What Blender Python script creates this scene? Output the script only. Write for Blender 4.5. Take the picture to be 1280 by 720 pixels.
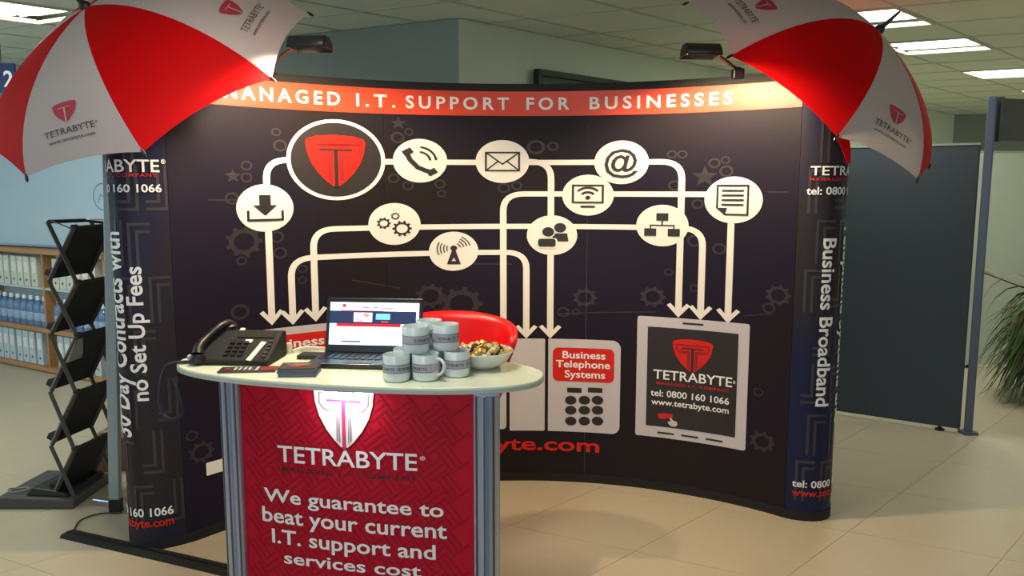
import bpy, bmesh, math, random
from mathutils import Vector, Matrix
from mathutils.geometry import tessellate_polygon
random.seed(7)
R = math.radians
SC = bpy.context.scene
for o in list(bpy.data.objects): bpy.data.objects.remove(o)
COL = SC.collection

# ------------------------------------------------------------------ camera, world, lights, exposure
CH, PITCH, FPX = 1.64, 0.1271, 1000.0
cd = bpy.data.cameras.new('camera'); cam = bpy.data.objects.new('camera', cd); COL.objects.link(cam)
cam.location = (0, 0, CH); cam.rotation_euler = (math.pi/2 - PITCH, 0, 0)
cd.sensor_fit = 'HORIZONTAL'; cd.sensor_width = 36; cd.lens = 36*FPX/1280; cd.clip_start = .05; cd.clip_end = 60
SC.camera = cam
W = bpy.data.worlds.new('world'); SC.world = W; W.use_nodes = True
bg = W.node_tree.nodes['Background']; bg.inputs[0].default_value = (.80, .92, .84, 1); bg.inputs[1].default_value = .6
SC.view_settings.view_transform = 'Standard'; SC.view_settings.look = 'None'
SC.view_settings.exposure = -0.12; SC.view_settings.gamma = 1
SC.view_settings.use_curve_mapping = False

def area_light(name, loc, aim, sx, sy, power, col, parent=None):
    l = bpy.data.lights.new(name, 'AREA'); l.shape = 'RECTANGLE'; l.size = sx; l.size_y = sy; l.energy = power; l.color = col
    o = bpy.data.objects.new(name, l); COL.objects.link(o); o.location = loc
    o.rotation_euler = (Vector(aim)-Vector(loc)).to_track_quat('-Z', 'Y').to_euler()
    if parent: o.parent = parent
    return o
# daylight from the windows on the left of the room, out of frame
area_light('window_daylight', (-6.3, 3.2, 1.7), (-3.8, 7.2, .9), 1.6, 1.5, 58, (.50, .78, 1.0))
area_light('front_daylight_fill', (-1.6, -2.2, 1.6), (-.1, 3.2, .8), 2.6, 1.8, 48, (.68, .80, 1.0))  # soft bluish fill added behind the camera to brighten the fronts

# ------------------------------------------------------------------ projection helpers (true distances, used to read sizes off)
CP, SP = math.cos(PITCH), math.sin(PITCH)
def ray(px, py):
    a, b = (px-640)/FPX, (360-py)/FPX
    return Vector((a, CP + SP*b, -SP + CP*b))
def at_z(px, py, z): d = ray(px, py); return Vector((0, 0, CH)) + d*((z-CH)/d.z)
def at_y(px, py, y): d = ray(px, py); return Vector((0, 0, CH)) + d*(y/d.y)

# ------------------------------------------------------------------ materials
def lin(c):
    f = lambda v: v/12.92 if v <= .04045 else ((v+.055)/1.055)**2.4
    return tuple(f(v/255) for v in c) + (1,)
MATS = {}
def mat(name, rgb, rough=.5, metal=0, var=.06, scale=8, bump=0, emit=0, trans=0, spec=.5, alpha=1, coat=0):
    if name in MATS: return MATS[name]
    m = bpy.data.materials.new(name); m.use_nodes = True; nt = m.node_tree; N = nt.nodes; Lk = nt.links
    b = N['Principled BSDF']; c = lin(rgb)
    tc = N.new('ShaderNodeTexCoord'); nz = N.new('ShaderNodeTexNoise'); nz.inputs['Scale'].default_value = scale; nz.inputs['Detail'].default_value = 4
    Lk.new(tc.outputs['Object'], nz.inputs['Vector'])
    mx = N.new('ShaderNodeMix'); mx.data_type = 'RGBA'
    mx.inputs[6].default_value = tuple(max(0, v*(1-var)) for v in c[:3])+(1,); mx.inputs[7].default_value = tuple(min(1, v*(1+var)) for v in c[:3])+(1,)
    Lk.new(nz.outputs[0], mx.inputs[0]); Lk.new(mx.outputs[2], b.inputs['Base Color'])
    b.inputs['Roughness'].default_value = rough; b.inputs['Metallic'].default_value = metal
    b.inputs['Specular IOR Level'].default_value = spec
    if coat: b.inputs['Coat Weight'].default_value = coat
    if trans: b.inputs['Transmission Weight'].default_value = trans
    if emit:
        b.inputs['Emission Color'].default_value = c; b.inputs['Emission Strength'].default_value = emit
    if bump:
        bp = N.new('ShaderNodeBump'); bp.inputs['Strength'].default_value = bump; bp.inputs['Distance'].default_value = .004
        n2 = N.new('ShaderNodeTexNoise'); n2.inputs['Scale'].default_value = scale*12
        Lk.new(tc.outputs['Object'], n2.inputs['Vector']); Lk.new(n2.outputs[0], bp.inputs['Height']); Lk.new(bp.outputs[0], b.inputs['Normal'])
    MATS[name] = m; return m
def wood(name, rgb):
    m = mat(name, rgb, .5, 0, .18, 3, .1); nt = m.node_tree
    mp = nt.nodes.new('ShaderNodeMapping'); mp.inputs['Scale'].default_value = (1, 1, 14)
    nz = [n for n in nt.nodes if n.type == 'TEX_NOISE'][0]; tc = [n for n in nt.nodes if n.type == 'TEX_COORD'][0]
    nt.links.new(tc.outputs['Object'], mp.inputs[0]); nt.links.new(mp.outputs[0], nz.inputs['Vector']); return m
def fabric(name, rgb, tl=.25, rough=.7):
    m = mat(name, rgb, rough, 0, .03, 6, .05, spec=.15); nt = m.node_tree; b = nt.nodes['Principled BSDF']
    t = nt.nodes.new('ShaderNodeBsdfTranslucent'); t.inputs[0].default_value = lin(rgb)
    ms = nt.nodes.new('ShaderNodeMixShader'); ms.inputs[0].default_value = tl
    out = [n for n in nt.nodes if n.type == 'OUTPUT_MATERIAL'][0]
    nt.links.new(b.outputs[0], ms.inputs[1]); nt.links.new(t.outputs[0], ms.inputs[2]); nt.links.new(ms.outputs[0], out.inputs[0]); return m
def print_cloud(name, c1, c2, rough=.45, sc=.8, off=(0, 0, 0)):
    """printed artwork that drifts softly between two inks"""
    m = mat(name, c1, rough, 0, .1, 3, spec=.22); nt = m.node_tree; N = nt.nodes
    mx = [n for n in N if n.type == 'MIX'][0]; nz = [n for n in N if n.type == 'TEX_NOISE'][0]; tc = [n for n in N if n.type == 'TEX_COORD'][0]
    nz.inputs['Scale'].default_value = sc; nz.inputs['Detail'].default_value = 1
    mp = N.new('ShaderNodeMapping'); mp.inputs['Location'].default_value = off
    nt.links.new(tc.outputs['Object'], mp.inputs[0]); nt.links.new(mp.outputs[0], nz.inputs['Vector'])
    rp = N.new('ShaderNodeValToRGB'); rp.color_ramp.elements[0].position = .42; rp.color_ramp.elements[1].position = .60
    rp.color_ramp.elements[0].color = lin(c1); rp.color_ramp.elements[1].color = lin(c2)
    nt.links.new(nz.outputs[0], rp.inputs[0]); nt.links.new(rp.outputs[0], N['Principled BSDF'].inputs['Base Color']); return m

M_print = print_cloud('banner_print_dark', (30, 22, 23), (25, 19, 38), .6, .9, (3.1, 0, .4))
M_endprint = print_cloud('banner_print_end', (40, 35, 40), (24, 28, 62), .5, 1.6, (0, 0, .3))
M_faint = mat('print_faint_grey', (45, 39, 42), .5)
M_faint_b = mat('print_faint_brown', (50, 44, 46), .5)
M_inkw = mat('print_white', (232, 226, 218), .5, var=.02)
M_inkgrey = mat('print_light_grey', (196, 190, 196), .5, var=.03)
M_inkdark = mat('print_black', (38, 32, 34), .5)
M_inkred = mat('print_red', (208, 36, 26), .5, var=.03, spec=.25)
M_inkredmid = mat('print_dark_red', (124, 22, 24), .5)
M_band = mat('print_orange_red', (222, 66, 36), .45, var=.03)
M_text = mat('print_text_white', (236, 234, 236), .5, var=.02)
M_black = mat('black_plastic', (20, 20, 22), .4)
M_blackmatte = mat('black_matte', (15, 15, 17), .75)
M_rubber = mat('black_rubber', (18, 18, 18), .9, bump=.2)
M_dgrey = mat('dark_grey_metal', (74, 74, 72), .42, .5)
M_alu = mat('brushed_aluminium', (172, 184, 212), .28, .85, var=.05, scale=20)
M_alud = mat('aluminium_groove', (92, 98, 112), .35, .8)
M_postgrey = mat('frame_post_grey', (156, 170, 176), .4, .3)
M_ured = fabric('umbrella_red', (204, 0, 8)); M_uwhite = fabric('umbrella_white', (200, 190, 193))
M_ink = mat('umbrella_ink_dark', (62, 48, 52), .7); M_inkpink = mat('umbrella_ink_red', (178, 44, 66), .7)
M_counter = mat('counter_laminate', (222, 226, 204), .35, var=.02, coat=.2)
M_edge = mat('counter_edge', (176, 186, 184), .4)
M_redprint = mat('counter_print_red', (184, 8, 40), .5, var=.08, scale=3, spec=.2)
M_reddark = mat('counter_print_pattern', (150, 8, 36), .5, spec=.2)
M_mug = mat('mug_glaze', (212, 222, 226), .2, var=.02, coat=.5)
M_mugband = mat('mug_band', (172, 172, 184), .4)
M_chair = mat('chair_red', (214, 14, 22), .35, var=.03)
M_chrome = mat('chrome', (190, 192, 196), .15, 1)
M_ceil = mat('ceiling_tile_board', (216, 222, 204), .9, bump=.3, scale=20)
M_grid = mat('ceiling_grid_metal', (182, 188, 172), .6)
M_wall = mat('wall_paint', (196, 208, 186), .85, var=.03, scale=1.5)
M_wallg = mat('wall_paint_grey', (132, 140, 132), .85, var=.04, scale=1.5)
M_floor = mat('floor_tile_vinyl', (186, 174, 152), .42, var=.06, scale=5, bump=.02)
M_joint = mat('floor_joint', (176, 164, 142), .7)
M_part = mat('partition_fabric', (66, 74, 84), .9, var=.08, scale=60, bump=.3)
M_partpale = mat('partition_pale', (176, 184, 168), .9, var=.04, bump=.1)
M_partpost = mat('partition_post', (92, 98, 116), .4, .4)
M_wood = wood('beech_wood', (176, 128, 82))

# ------------------------------------------------------------------ mesh building
class B:
    def __init__(s): s.v = []; s.f = []
    def add(s, vs, fs):
        n = len(s.v); s.v += [tuple(v) for v in vs]; s.f += [tuple(i+n for i in f) for f in fs]; return s
    def box(s, c, sz, rz=0, M=None):
        c = Vector(c); m = M or Matrix.Rotation(rz, 3, 'Z'); h = Vector(sz)/2
        vs = [c + m @ Vector((x*h.x, y*h.y, z*h.z)) for x in (-1, 1) for y in (-1, 1) for z in (-1, 1)]
        return s.add(vs, [(0,1,3,2), (4,6,7,5), (0,4,5,1), (2,3,7,6), (0,2,6,4), (1,5,7,3)])
    def tube(s, pts, r, n=10, cap=True):
        pts = [Vector(p) for p in pts]; rs = r if isinstance(r, (list, tuple)) else [r]*len(pts)
        rings = []; prev = None
        for i, p in enumerate(pts):
            t = (pts[min(i+1, len(pts)-1)] - pts[max(i-1, 0)]).normalized()
            a = prev if prev is not None else (Vector((0, 0, 1)) if abs(t.z) < .9 else Vector((1, 0, 0)))
            e1 = (a - t*a.dot(t)).normalized(); prev = e1; e2 = t.cross(e1)
            rings.append([p + (e1*math.cos(2*math.pi*k/n) + e2*math.sin(2*math.pi*k/n))*rs[i] for k in range(n)])
        vs = [v for q in rings for v in q]; fs = []
        for i in range(len(pts)-1):
            for k in range(n): fs.append((i*n+k, i*n+(k+1) % n, (i+1)*n+(k+1) % n, (i+1)*n+k))
        if cap: fs += [tuple(range(n))[::-1], tuple((len(pts)-1)*n+k for k in range(n))]
        return s.add(vs, fs)
    def lathe(s, prof, c=(0, 0, 0), n=24, M=None):
        c = Vector(c); vs = []; fs = []
        for r_, z in prof:
            for k in range(n):
                v = Vector((r_*math.cos(2*math.pi*k/n), r_*math.sin(2*math.pi*k/n), z)); vs.append(c + ((M @ v) if M else v))
        for i in range(len(prof)-1):
            for k in range(n): fs.append((i*n+k, i*n+(k+1) % n, (i+1)*n+(k+1) % n, (i+1)*n+k))
        return s.add(vs, fs)
    def prism(s, pts, z0, z1):
        n = len(pts); vs = [(p[0], p[1], z0) for p in pts] + [(p[0], p[1], z1) for p in pts]
        fs = [tuple(range(n))[::-1], tuple(range(n, 2*n))] + [(k, (k+1) % n, n+(k+1) % n, n+k) for k in range(n)]
        return s.add(vs, fs)
    def grid(s, fn, nu, nv):
        vs = [fn(i/nu, j/nv) for i in range(nu+1) for j in range(nv+1)]
        fs = [(i*(nv+1)+j, (i+1)*(nv+1)+j, (i+1)*(nv+1)+j+1, i*(nv+1)+j+1) for i in range(nu) for j in range(nv)]
        return s.add(vs, fs)
    def make(s, name, m, parent=None, bevel=0, smooth=False, loc=None, rz=0, solid=0):
        me = bpy.data.meshes.new(name); me.from_pydata(s.v, [], s.f); me.validate(); me.update()
        bm = bmesh.new(); bm.from_mesh(me); bmesh.ops.recalc_face_normals(bm, faces=bm.faces); bm.to_mesh(me); bm.free()
        me.materials.append(m)
        if smooth:
            for p in me.polygons: p.use_smooth = True
            me.set_sharp_from_angle(angle=R(38))
        o = bpy.data.objects.new(name, me); COL.objects.link(o)
        if parent: o.parent = parent; o.matrix_parent_inverse = Matrix()
        if loc is not None: o.location = loc
        o.rotation_euler.z = rz
        if bevel:
            b = o.modifiers.new('bevel', 'BEVEL'); b.width = bevel; b.segments = 2; b.limit_method = 'ANGLE'; b.angle_limit = R(40)
        if solid:
            b = o.modifiers.new('solid', 'SOLIDIFY'); b.thickness = solid; b.offset = 0
        return o
def tag(o, label=None, cat=None, group=None, kind=None):
    for k, v in (('label', label), ('category', cat), ('group', group), ('kind', kind)):
        if v: o[k] = v
    return o
def thing(name, label, cat, loc=(0, 0, 0), rz=0, group=None):
    o = bpy.data.objects.new(name, None); COL.objects.link(o); o.location = loc; o.rotation_euler.z = rz; o.empty_display_size = .1
    return tag(o, label, cat, group)
def dup(o, parent=None):
    c = o.copy(); COL.objects.link(c)
    if parent: c.parent = parent
    for ch in [x for x in bpy.data.objects if x.parent == o]: dup(ch, c)
    return c

# flat 2-D artwork laid on a surface through a mapper (u, v, lift) -> point
class Art:
    def __init__(s, mapper, org=(0, 0), sc=1, kx=1, step=.03, ang=0):
        s.map = mapper; s.ox, s.oy = org; s.sc = sc; s.kx = kx; s.step = step; s.b = B(); s.ca, s.sa = math.cos(ang), math.sin(ang)
    def P(s, x, y, lift):
        x, y = x*s.ca-y*s.sa, x*s.sa+y*s.ca
        return s.map(s.ox + x*s.sc*s.kx, s.oy + y*s.sc, lift)
    def poly(s, pts, lift=.004):
        tris = tessellate_polygon([[Vector((x, y, 0)) for x, y in pts]])
        s.b.add([s.P(x, y, lift) for x, y in pts], [tuple(t) for t in tris]); return s
    def rect(s, x0, y0, x1, y1, lift=.004, n=None, r=0):
        n = n or max(1, int(abs(x1-x0)*s.sc*s.kx/s.step)); vs = []
        xs = [x0+(x1-x0)*i/n for i in range(n+1)]
        if r:
            xs = sorted(set([x0+r*(1-math.cos(a*math.pi/12)) for a in range(7)] + [x1-r*(1-math.cos(a*math.pi/12)) for a in range(7)] + [x for x in xs if x0+r < x < x1-r]))
        for x in xs:
            q = 0
            if r:
                e = max(0, x0+r-x, x-(x1-r)); q = r-math.sqrt(max(0, r*r-e*e))
            vs += [s.P(x, y0+q, lift), s.P(x, y1-q, lift)]
        s.b.add(vs, [(2*i, 2*i+2, 2*i+3, 2*i+1) for i in range(len(xs)-1)]); return s
    def disc(s, x, y, r, lift=.004, n=32, rings=4):
        vs = [s.P(x, y, lift)]; fs = []
        for q in range(1, rings+1):
            for k in range(n): a = 2*math.pi*k/n; vs.append(s.P(x+r*q/rings*math.cos(a), y+r*q/rings*math.sin(a), lift))
        for k in range(n):
            fs.append((0, 1+k, 1+(k+1) % n))
            for q in range(rings-1): fs.append((1+q*n+k, 1+q*n+n+k, 1+q*n+n+(k+1) % n, 1+q*n+(k+1) % n))
        s.b.add(vs, fs); return s
    def line(s, pts, w, lift=.004, closed=False, sub=None):
        if sub:
            q = []
            for a, b in zip(pts, pts[1:]):
                m = max(1, int(math.hypot(b[0]-a[0], b[1]-a[1])/sub)); q += [(a[0]+(b[0]-a[0])*i/m, a[1]+(b[1]-a[1])*i/m) for i in range(m)]
            pts = q + [pts[-1]]
        n = len(pts); vs = []
        for i, (x, y) in enumerate(pts):
            a = pts[(i-1) % n] if (closed or i) else pts[i]; c = pts[(i+1) % n] if (closed or i < n-1) else pts[i]
            d1 = Vector((x-a[0], y-a[1])); d2 = Vector((c[0]-x, c[1]-y))
            d1 = d1.normalized() if d1.length else d2.normalized(); d2 = d2.normalized() if d2.length else d1
            t = (d1+d2); t = t.normalized() if t.length > 1e-6 else d1
            k = w/2/max(.5, t.dot(d1)); vs += [s.P(x-t.y*k, y+t.x*k, lift), s.P(x+t.y*k, y-t.x*k, lift)]
        m = n if closed else n-1
        s.b.add(vs, [(2*i, 2*i+1, 2*((i+1) % n)+1, 2*((i+1) % n)) for i in range(m)]); return s
    def arc(s, x, y, r, a0, a1, w, lift=.004, n=24):
        full = abs(a1-a0) >= 359.9
        pts = [(x+r*math.cos(R(a0+(a1-a0)*i/n)), y+r*math.sin(R(a0+(a1-a0)*i/n))) for i in range(n if full else n+1)]
        return s.line(pts, w, lift, closed=full)
    def gear(s, x, y, r, teeth=9, lift=.004, w=.3):
        s.arc(x, y, r*.72, 0, 360, r*w, lift)
        for k in range(teeth):
            a = 2*math.pi*k/teeth; c, q = math.cos(a), math.sin(a)
            s.poly([(x+r*(.8*c-.14*q), y+r*(.8*q+.14*c)), (x+r*(.8*c+.14*q), y+r*(.8*q-.14*c)), (x+r*(1.05*c+.11*q), y+r*(1.05*q-.11*c)), (x+r*(1.05*c-.11*q), y+r*(1.05*q+.11*c))], lift)
        return s
    def star(s, x, y, r, lift=.004):
        return s.poly([(x+(r if k % 2 == 0 else r*.42)*math.sin(k*math.pi/5), y+(r if k % 2 == 0 else r*.42)*math.cos(k*math.pi/5)) for k in range(10)], lift)
    def make(s, name, m, parent, label=None): 
        return tag(s.b.make(name, m, parent), label)

_tc = {}
def text_geo(txt, bold=0, sp=1.0):
    k = (txt, bold, sp)
    if k not in _tc:
        cu = bpy.data.curves.new('t', 'FONT'); cu.body = txt; cu.size = 1; cu.offset = bold; cu.space_character = sp; cu.resolution_u = 3
        o = bpy.data.objects.new('t', cu); COL.objects.link(o)
        dg = bpy.context.evaluated_depsgraph_get(); me = bpy.data.meshes.new_from_object(o.evaluated_get(dg))
        vs = [(v.co.x, v.co.y) for v in me.vertices]; fs = [tuple(p.vertices) for p in me.polygons]
        bpy.data.objects.remove(o); bpy.data.curves.remove(cu); bpy.data.meshes.remove(me)
        _tc[k] = (vs, fs)
    return _tc[k]
def text(name, txt, mapper, x0, x1, yb, cap, m, parent, bold=.012, sp=1.0, lift=.004, slope=0, sub=0, label=None, y1=None):
    """ink runs from x0 to x1, baseline yb (y1 at the right end), capital height cap"""
    vs, fs = text_geo(txt, bold, sp); a = min(v[0] for v in vs); c = max(v[0] for v in vs)
    if y1 is None: y1 = yb
    b = bmesh.new(); V = [b.verts.new((v[0], v[1], 0)) for v in vs]
    for f in fs:
        try: b.faces.new([V[i] for i in f])
        except ValueError: pass
    if sub:
        for _ in range(2):
            es = [e for e in b.edges if e.calc_length() > sub]
            if not es: break
            bmesh.ops.subdivide_edges(b, edges=es, cuts=1); bmesh.ops.triangulate(b, faces=[f for f in b.faces if len(f.verts) > 4])
    b.verts.index_update()
    q = B(); P = []
    for v in b.verts:
        t = (v.co.x-a)/(c-a); P.append(mapper(x0+(x1-x0)*t, yb+(y1-yb)*t + v.co.y/.73*cap, lift))
    q.add(P, [tuple(v.index for v in f.verts) for f in b.faces]); b.free()
    return tag(q.make(name, m, parent), label)

SHIELD = [(-1, .70), (-.94, .84), (-.6, .95), (0, 1), (.6, .95), (.94, .84), (1, .70), (.95, .3), (.83, -.1), (.6, -.52), (.32, -.86), (.1, -1.06)]
def shield(mapper, org, sc, kx, m_body, m_cut, m_mid, parent, lift=.004, label=None):
    a = Art(mapper, org, sc, kx)
    a.poly(SHIELD[:3]+[(0, 1), (0, -1.0), (-.1, -1.06)] + [(-p[0], p[1]) for p in SHIELD[-2:6:-1]], lift)
    a.poly([(0, 1)]+SHIELD[4:]+[(0, -1.0)], lift)
    o = a.make('shield_emblem', m_body, parent, label)
    if m_mid:
        c = Art(mapper, org, sc, kx)
        c.line([(-.22, -.85), (-.22, .12), (-.62, .12), (-.8, .3), (-.8, .62), (.8, .62), (.8, .3), (.62, .12), (.22, .12), (.22, -.85)], .06, lift+.0012)
        c.line([(-.15, -.9), (-.15, .2), (-.5, .2), (-.6, .3)], .05, lift+.0012); c.line([(.15, -.9), (.15, .2), (.5, .2), (.6, .3)], .05, lift+.0012)
        c.make('emblem_outline', m_mid, parent)
    d = Art(mapper, org, sc, kx)
    d.poly([(-.55, .44), (.55, .44), (.55, .37), (-.55, .37)], lift+.002); d.poly([(-.07, .38), (.07, .38), (.06, -1.1), (-.06, -1.1)], lift+.002)
    d.make('emblem_letter', m_cut, parent)
    return o

# curved upright surface: plan polyline, s along it, z up; lift towards the viewer's side
class Surf:
    def __init__(s, pts, s0=0):
        s.p = [Vector((x, y)) for x, y in pts]; s.L = [0]
        for a, b in zip(s.p, s.p[1:]): s.L.append(s.L[-1]+(b-a).length)
        s.s0 = s0
    def at(s, t):
        t += s.s0; t = min(max(t, 0), s.L[-1]-1e-6); lo, hi = 0, len(s.L)-1
        while hi-lo > 1:
            m = (lo+hi)//2
            if s.L[m] <= t: lo = m
            else: hi = m
        k = (t-s.L[lo])/(s.L[hi]-s.L[lo]); p = s.p[lo].lerp(s.p[hi], k); d = (s.p[hi]-s.p[lo]).normalized()
        return p, Vector((d.y, -d.x))
    def __call__(s, t, z, lift=0):
        p, n = s.at(t); return Vector((p.x+n.x*lift, p.y+n.y*lift, z))
    def inv(s, px, py):
        d = ray(px, py); best = None; dx, dy = d.x, d.y
        for i in range(len(s.p)-1):
            a, b = s.p[i], s.p[i+1]; e = b-a; den = dx*e.y-dy*e.x
            if abs(den) < 1e-9: continue
            t = (a.x*e.y-a.y*e.x)/den; k = (a.x*dy-a.y*dx)/den
            if t > 0 and -1e-6 <= k <= 1+1e-6 and (best is None or t < best[0]): best = (t, s.L[i]+k*e.length-s.s0)
        if best is None:
            raise ValueError('no hit %s %s' % (px, py))
        return best[1], CH + d.z*best[0]

def smooth_path(pts, n=6):
    out = []
    for i in range(len(pts)-1):
        p0, p1, p2, p3 = pts[max(i-1, 0)], pts[i], pts[i+1], pts[min(i+2, len(pts)-1)]
        for k in range(n):
            t = k/n
            out.append(tuple(.5*((2*p1[j])+(-p0[j]+p2[j])*t+(2*p0[j]-5*p1[j]+4*p2[j]-p3[j])*t*t+(-p0[j]+3*p1[j]-3*p2[j]+p3[j])*t**3) for j in range(len(p1))))
    return out+[tuple(pts[-1])]

# ================================================================== SETTING
HC = 2.7
D1 = Vector((.7078, .7065)); D2 = Vector((-.8965, .4430)); C0 = Vector((-.342, 5.285))
def g2(a, b, o=C0): return o + D1*a + D2*b
def skew_tile(m, g, th):
    """one tile between grid lines, joint g, thickness th, origin at its corner"""
    q = B(); a0, a1, b0, b1 = g, .69-g, g, .63-g
    q.prism([tuple(D1*a+D2*b) for a, b in ((a0, b0), (a0, b1), (a1, b1), (a1, b0))], 0, th); return q
fl = B().box((0, 6, -.06), (24, 20, .1)).make('floor', M_joint); tag(fl, kind='structure', label='beige vinyl tiled floor of the hall')
ftile = None; n = 0; far = B(); spots = []
for i in range(-16, 22):
    for j in range(-18, 16):
        p = g2(.05+.69*i, -2.05+.63*j); c = p + D1*.345 + D2*.315
        if c.y < .5 or c.y > 15.9 or abs(c.x) > 11.5: continue
        vis = c.y > 2.2 and abs(c.x) < .70*c.y+.8 and c.y < 9.5
        spots.append((0 if vis else 1, c.length, p))
spots.sort(key=lambda t: (t[0], t[1]))
for k, (_, _, p) in enumerate(spots):
    if k < 290:
        if ftile is None: o = skew_tile(M_floor, .0011, .0105).make('tile', M_floor, fl); ftile = o
        else: o = ftile.copy(); COL.objects.link(o)
        o.location = (p.x, p.y, -.0105)
    else:
        q = skew_tile(M_floor, .0011, .0105); far.add([(v[0]+p.x, v[1]+p.y, v[2]-.0105) for v in q.v], q.f)
tag(far.make('far_tiles', M_floor, fl), kind='stuff')

ce = B().box((0, 6, HC+.12), (24, 20, .1)).make('ceiling', M_grid); tag(ce, kind='structure', label='suspended tile ceiling')
LIGHTS = {}   # (i, j) cells holding lights
for i in (0, 2, 5, 8): LIGHTS[(i, 0)] = 1
for i in (-3, -6, -1000): LIGHTS[(i, 0)] = 1
for i in (-4, ): LIGHTS[(i, 6)] = 1
LIGHTS[(-7, 6)] = 1; LIGHTS[(2, -6)] = 1; LIGHTS[(6, -6)] = 1; LIGHTS.pop((-1000, 0)); LIGHTS.pop((-3, 0))  # the far-right pair is unseen, added to lift the ceiling brightness
ctile = None; spots = []; grid = B(); far = B()
for i in range(-14, 18):
    for j in range(-14, 16):
        p = g2(.93+.69*i, -2.22+.63*j); c = p + D1*.345 + D2*.315
        if c.y < -2.5 or c.y > 15.5 or abs(c.x) > 11: continue
        if (i, j) in LIGHTS: continue
        vis = c.y > 3.9 and abs(c.x) < .72*c.y+.8
        spots.append((0 if vis else 1, c.length, p))
spots.sort(key=lambda t: (t[0], t[1]))
for k, (_, _, p) in enumerate(spots):
    if k < 290:
        if ctile is None: o = skew_tile(M_ceil, .010, .02).make('ceiling_tile', M_ceil, ce); ctile = o
        else: o = ctile.copy(); COL.objects.link(o)
        o.location = (p.x, p.y, HC+.004)
    else:
        q = skew_tile(M_ceil, .010, .02); far.add([(v[0]+p.x, v[1]+p.y, v[2]+HC+.004) for v in q.v], q.f)
tag(far.make('far_tiles', M_ceil, ce), kind='stuff')
a1 = math.atan2(D1.y, D1.x); a2 = math.atan2(D2.y, D2.x)
for i in range(-12, 16):
    p = g2(.93+.69*i, 0); grid.box((p.x, p.y, HC+.006), (18, .02, .012), a2)
for j in range(-12, 14):
    p = g2(2, -2.22+.63*j); grid.box((p.x, p.y, HC+.005), (20, .02, .012), a1)
tag(grid.make('ceiling_grid', M_grid, ce), kind='stuff')

M_lamp = mat('fluorescent_glow', (255, 252, 235), .5, emit=5.5); M_diff = mat('light_louvre', (225, 225, 205), .3, .6)
M_tube = mat('fluorescent_tube', (255, 255, 245), .5, emit=14)
names = {(0, 0): 'fluorescent ceiling light nearest the tip of the right-hand umbrella', (2, 0): 'fluorescent ceiling light just right of the right-hand umbrella, second in the row',
 (5, 0): 'third fluorescent ceiling light of the row running back on the right', (8, 0): 'farthest fluorescent ceiling light, above the right edge of the grey partition',
 (-4, 6): 'fluorescent ceiling light above the left umbrella', (-7, 6): 'fluorescent ceiling light nearer the viewer than the left umbrella', (-6, 0): 'fluorescent ceiling light above the counter', (2, -6): 'unseen added fluorescent ceiling light over the aisle right of the partition', (6, -6): 'unseen added fluorescent ceiling light at the far right over the aisle'}
for (i, j), _ in LIGHTS.items():
    p = g2(.93+.69*i, -2.22+.63*j); t = thing('ceiling_light', names[(i, j)], 'ceiling light', (p.x, p.y, HC), group='recessed fluorescent lights')
    f = lambda a, b: tuple(D1*a+D2*b)
    fr = B()
    for (a, b, c, d) in ((.0, .0, .69, .02), (.0, .61, .69, .63), (.0, .02, .02, .61), (.67, .02, .69, .61)):
        fr.prism([f(a, b), f(a, d), f(c, d), f(c, b)], -.008, .01)
    fr.make('frame', M_grid, t)
    B().prism([f(.02, .02), f(.02, .61), f(.67, .61), f(.67, .02)], .045, .055).make('reflector', M_lamp, t)
    for k in range(3):
        q = B(); c0 = D1*(.13+.215*k)+D2*.04; c1 = D1*(.13+.215*k)+D2*.59; q.tube([(c0.x, c0.y, .032), (c1.x, c1.y, .032)], .011, 8); q.make('tube', M_tube, t)
    for k in range(2):
        q = B(); a = .235+.215*k; q.prism([f(a-.006, .02), f(a-.006, .61), f(a+.006, .61), f(a+.006, .02)], .0, .04); q.make('louvre', M_diff, t)
    m_ = D1*.345+D2*.315; area_light('ceiling_light_output', (m_.x, m_.y, -.012), (m_.x, m_.y, -1), .56, .56, 19, (.98, 1, .86), t)

def wall(name, a, b, m, z1=HC, th=.1, z0=0):
    a, b = Vector(a), Vector(b); d = b-a; n = Vector((-d.y, d.x)).normalized()*th
    q = B().prism([tuple(a), tuple(b), tuple(b+n), tuple(a+n)], z0, z1); return tag(q.make(name, m), kind='structure')
wl_end = g2(0, 8.3); wall('wall_left', g2(0, 0), wl_end, M_wallg, th=-.12)
wr_end = g2(9.9, 0); wall('wall_right', g2(0, 0), wr_end, M_wall, th=.12)
wall('wall_back', wr_end, wr_end+Vector((6.5, -.6)), M_wallg, th=.12)
for nm, a, b, s_ in (('baseboard_left', g2(0, 0), wl_end, 1), ('baseboard_right', g2(0, 0), wr_end, -1)):
    d = (b-a).normalized(); nn = Vector((-d.y, d.x))*s_*.012; q = B().prism([tuple(a), tuple(b), tuple(b+nn), tuple(a+nn)], 0, .1)
    tag(q.make(nm, mat('baseboard_paint', (100, 104, 100), .6)), kind='structure')

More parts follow.
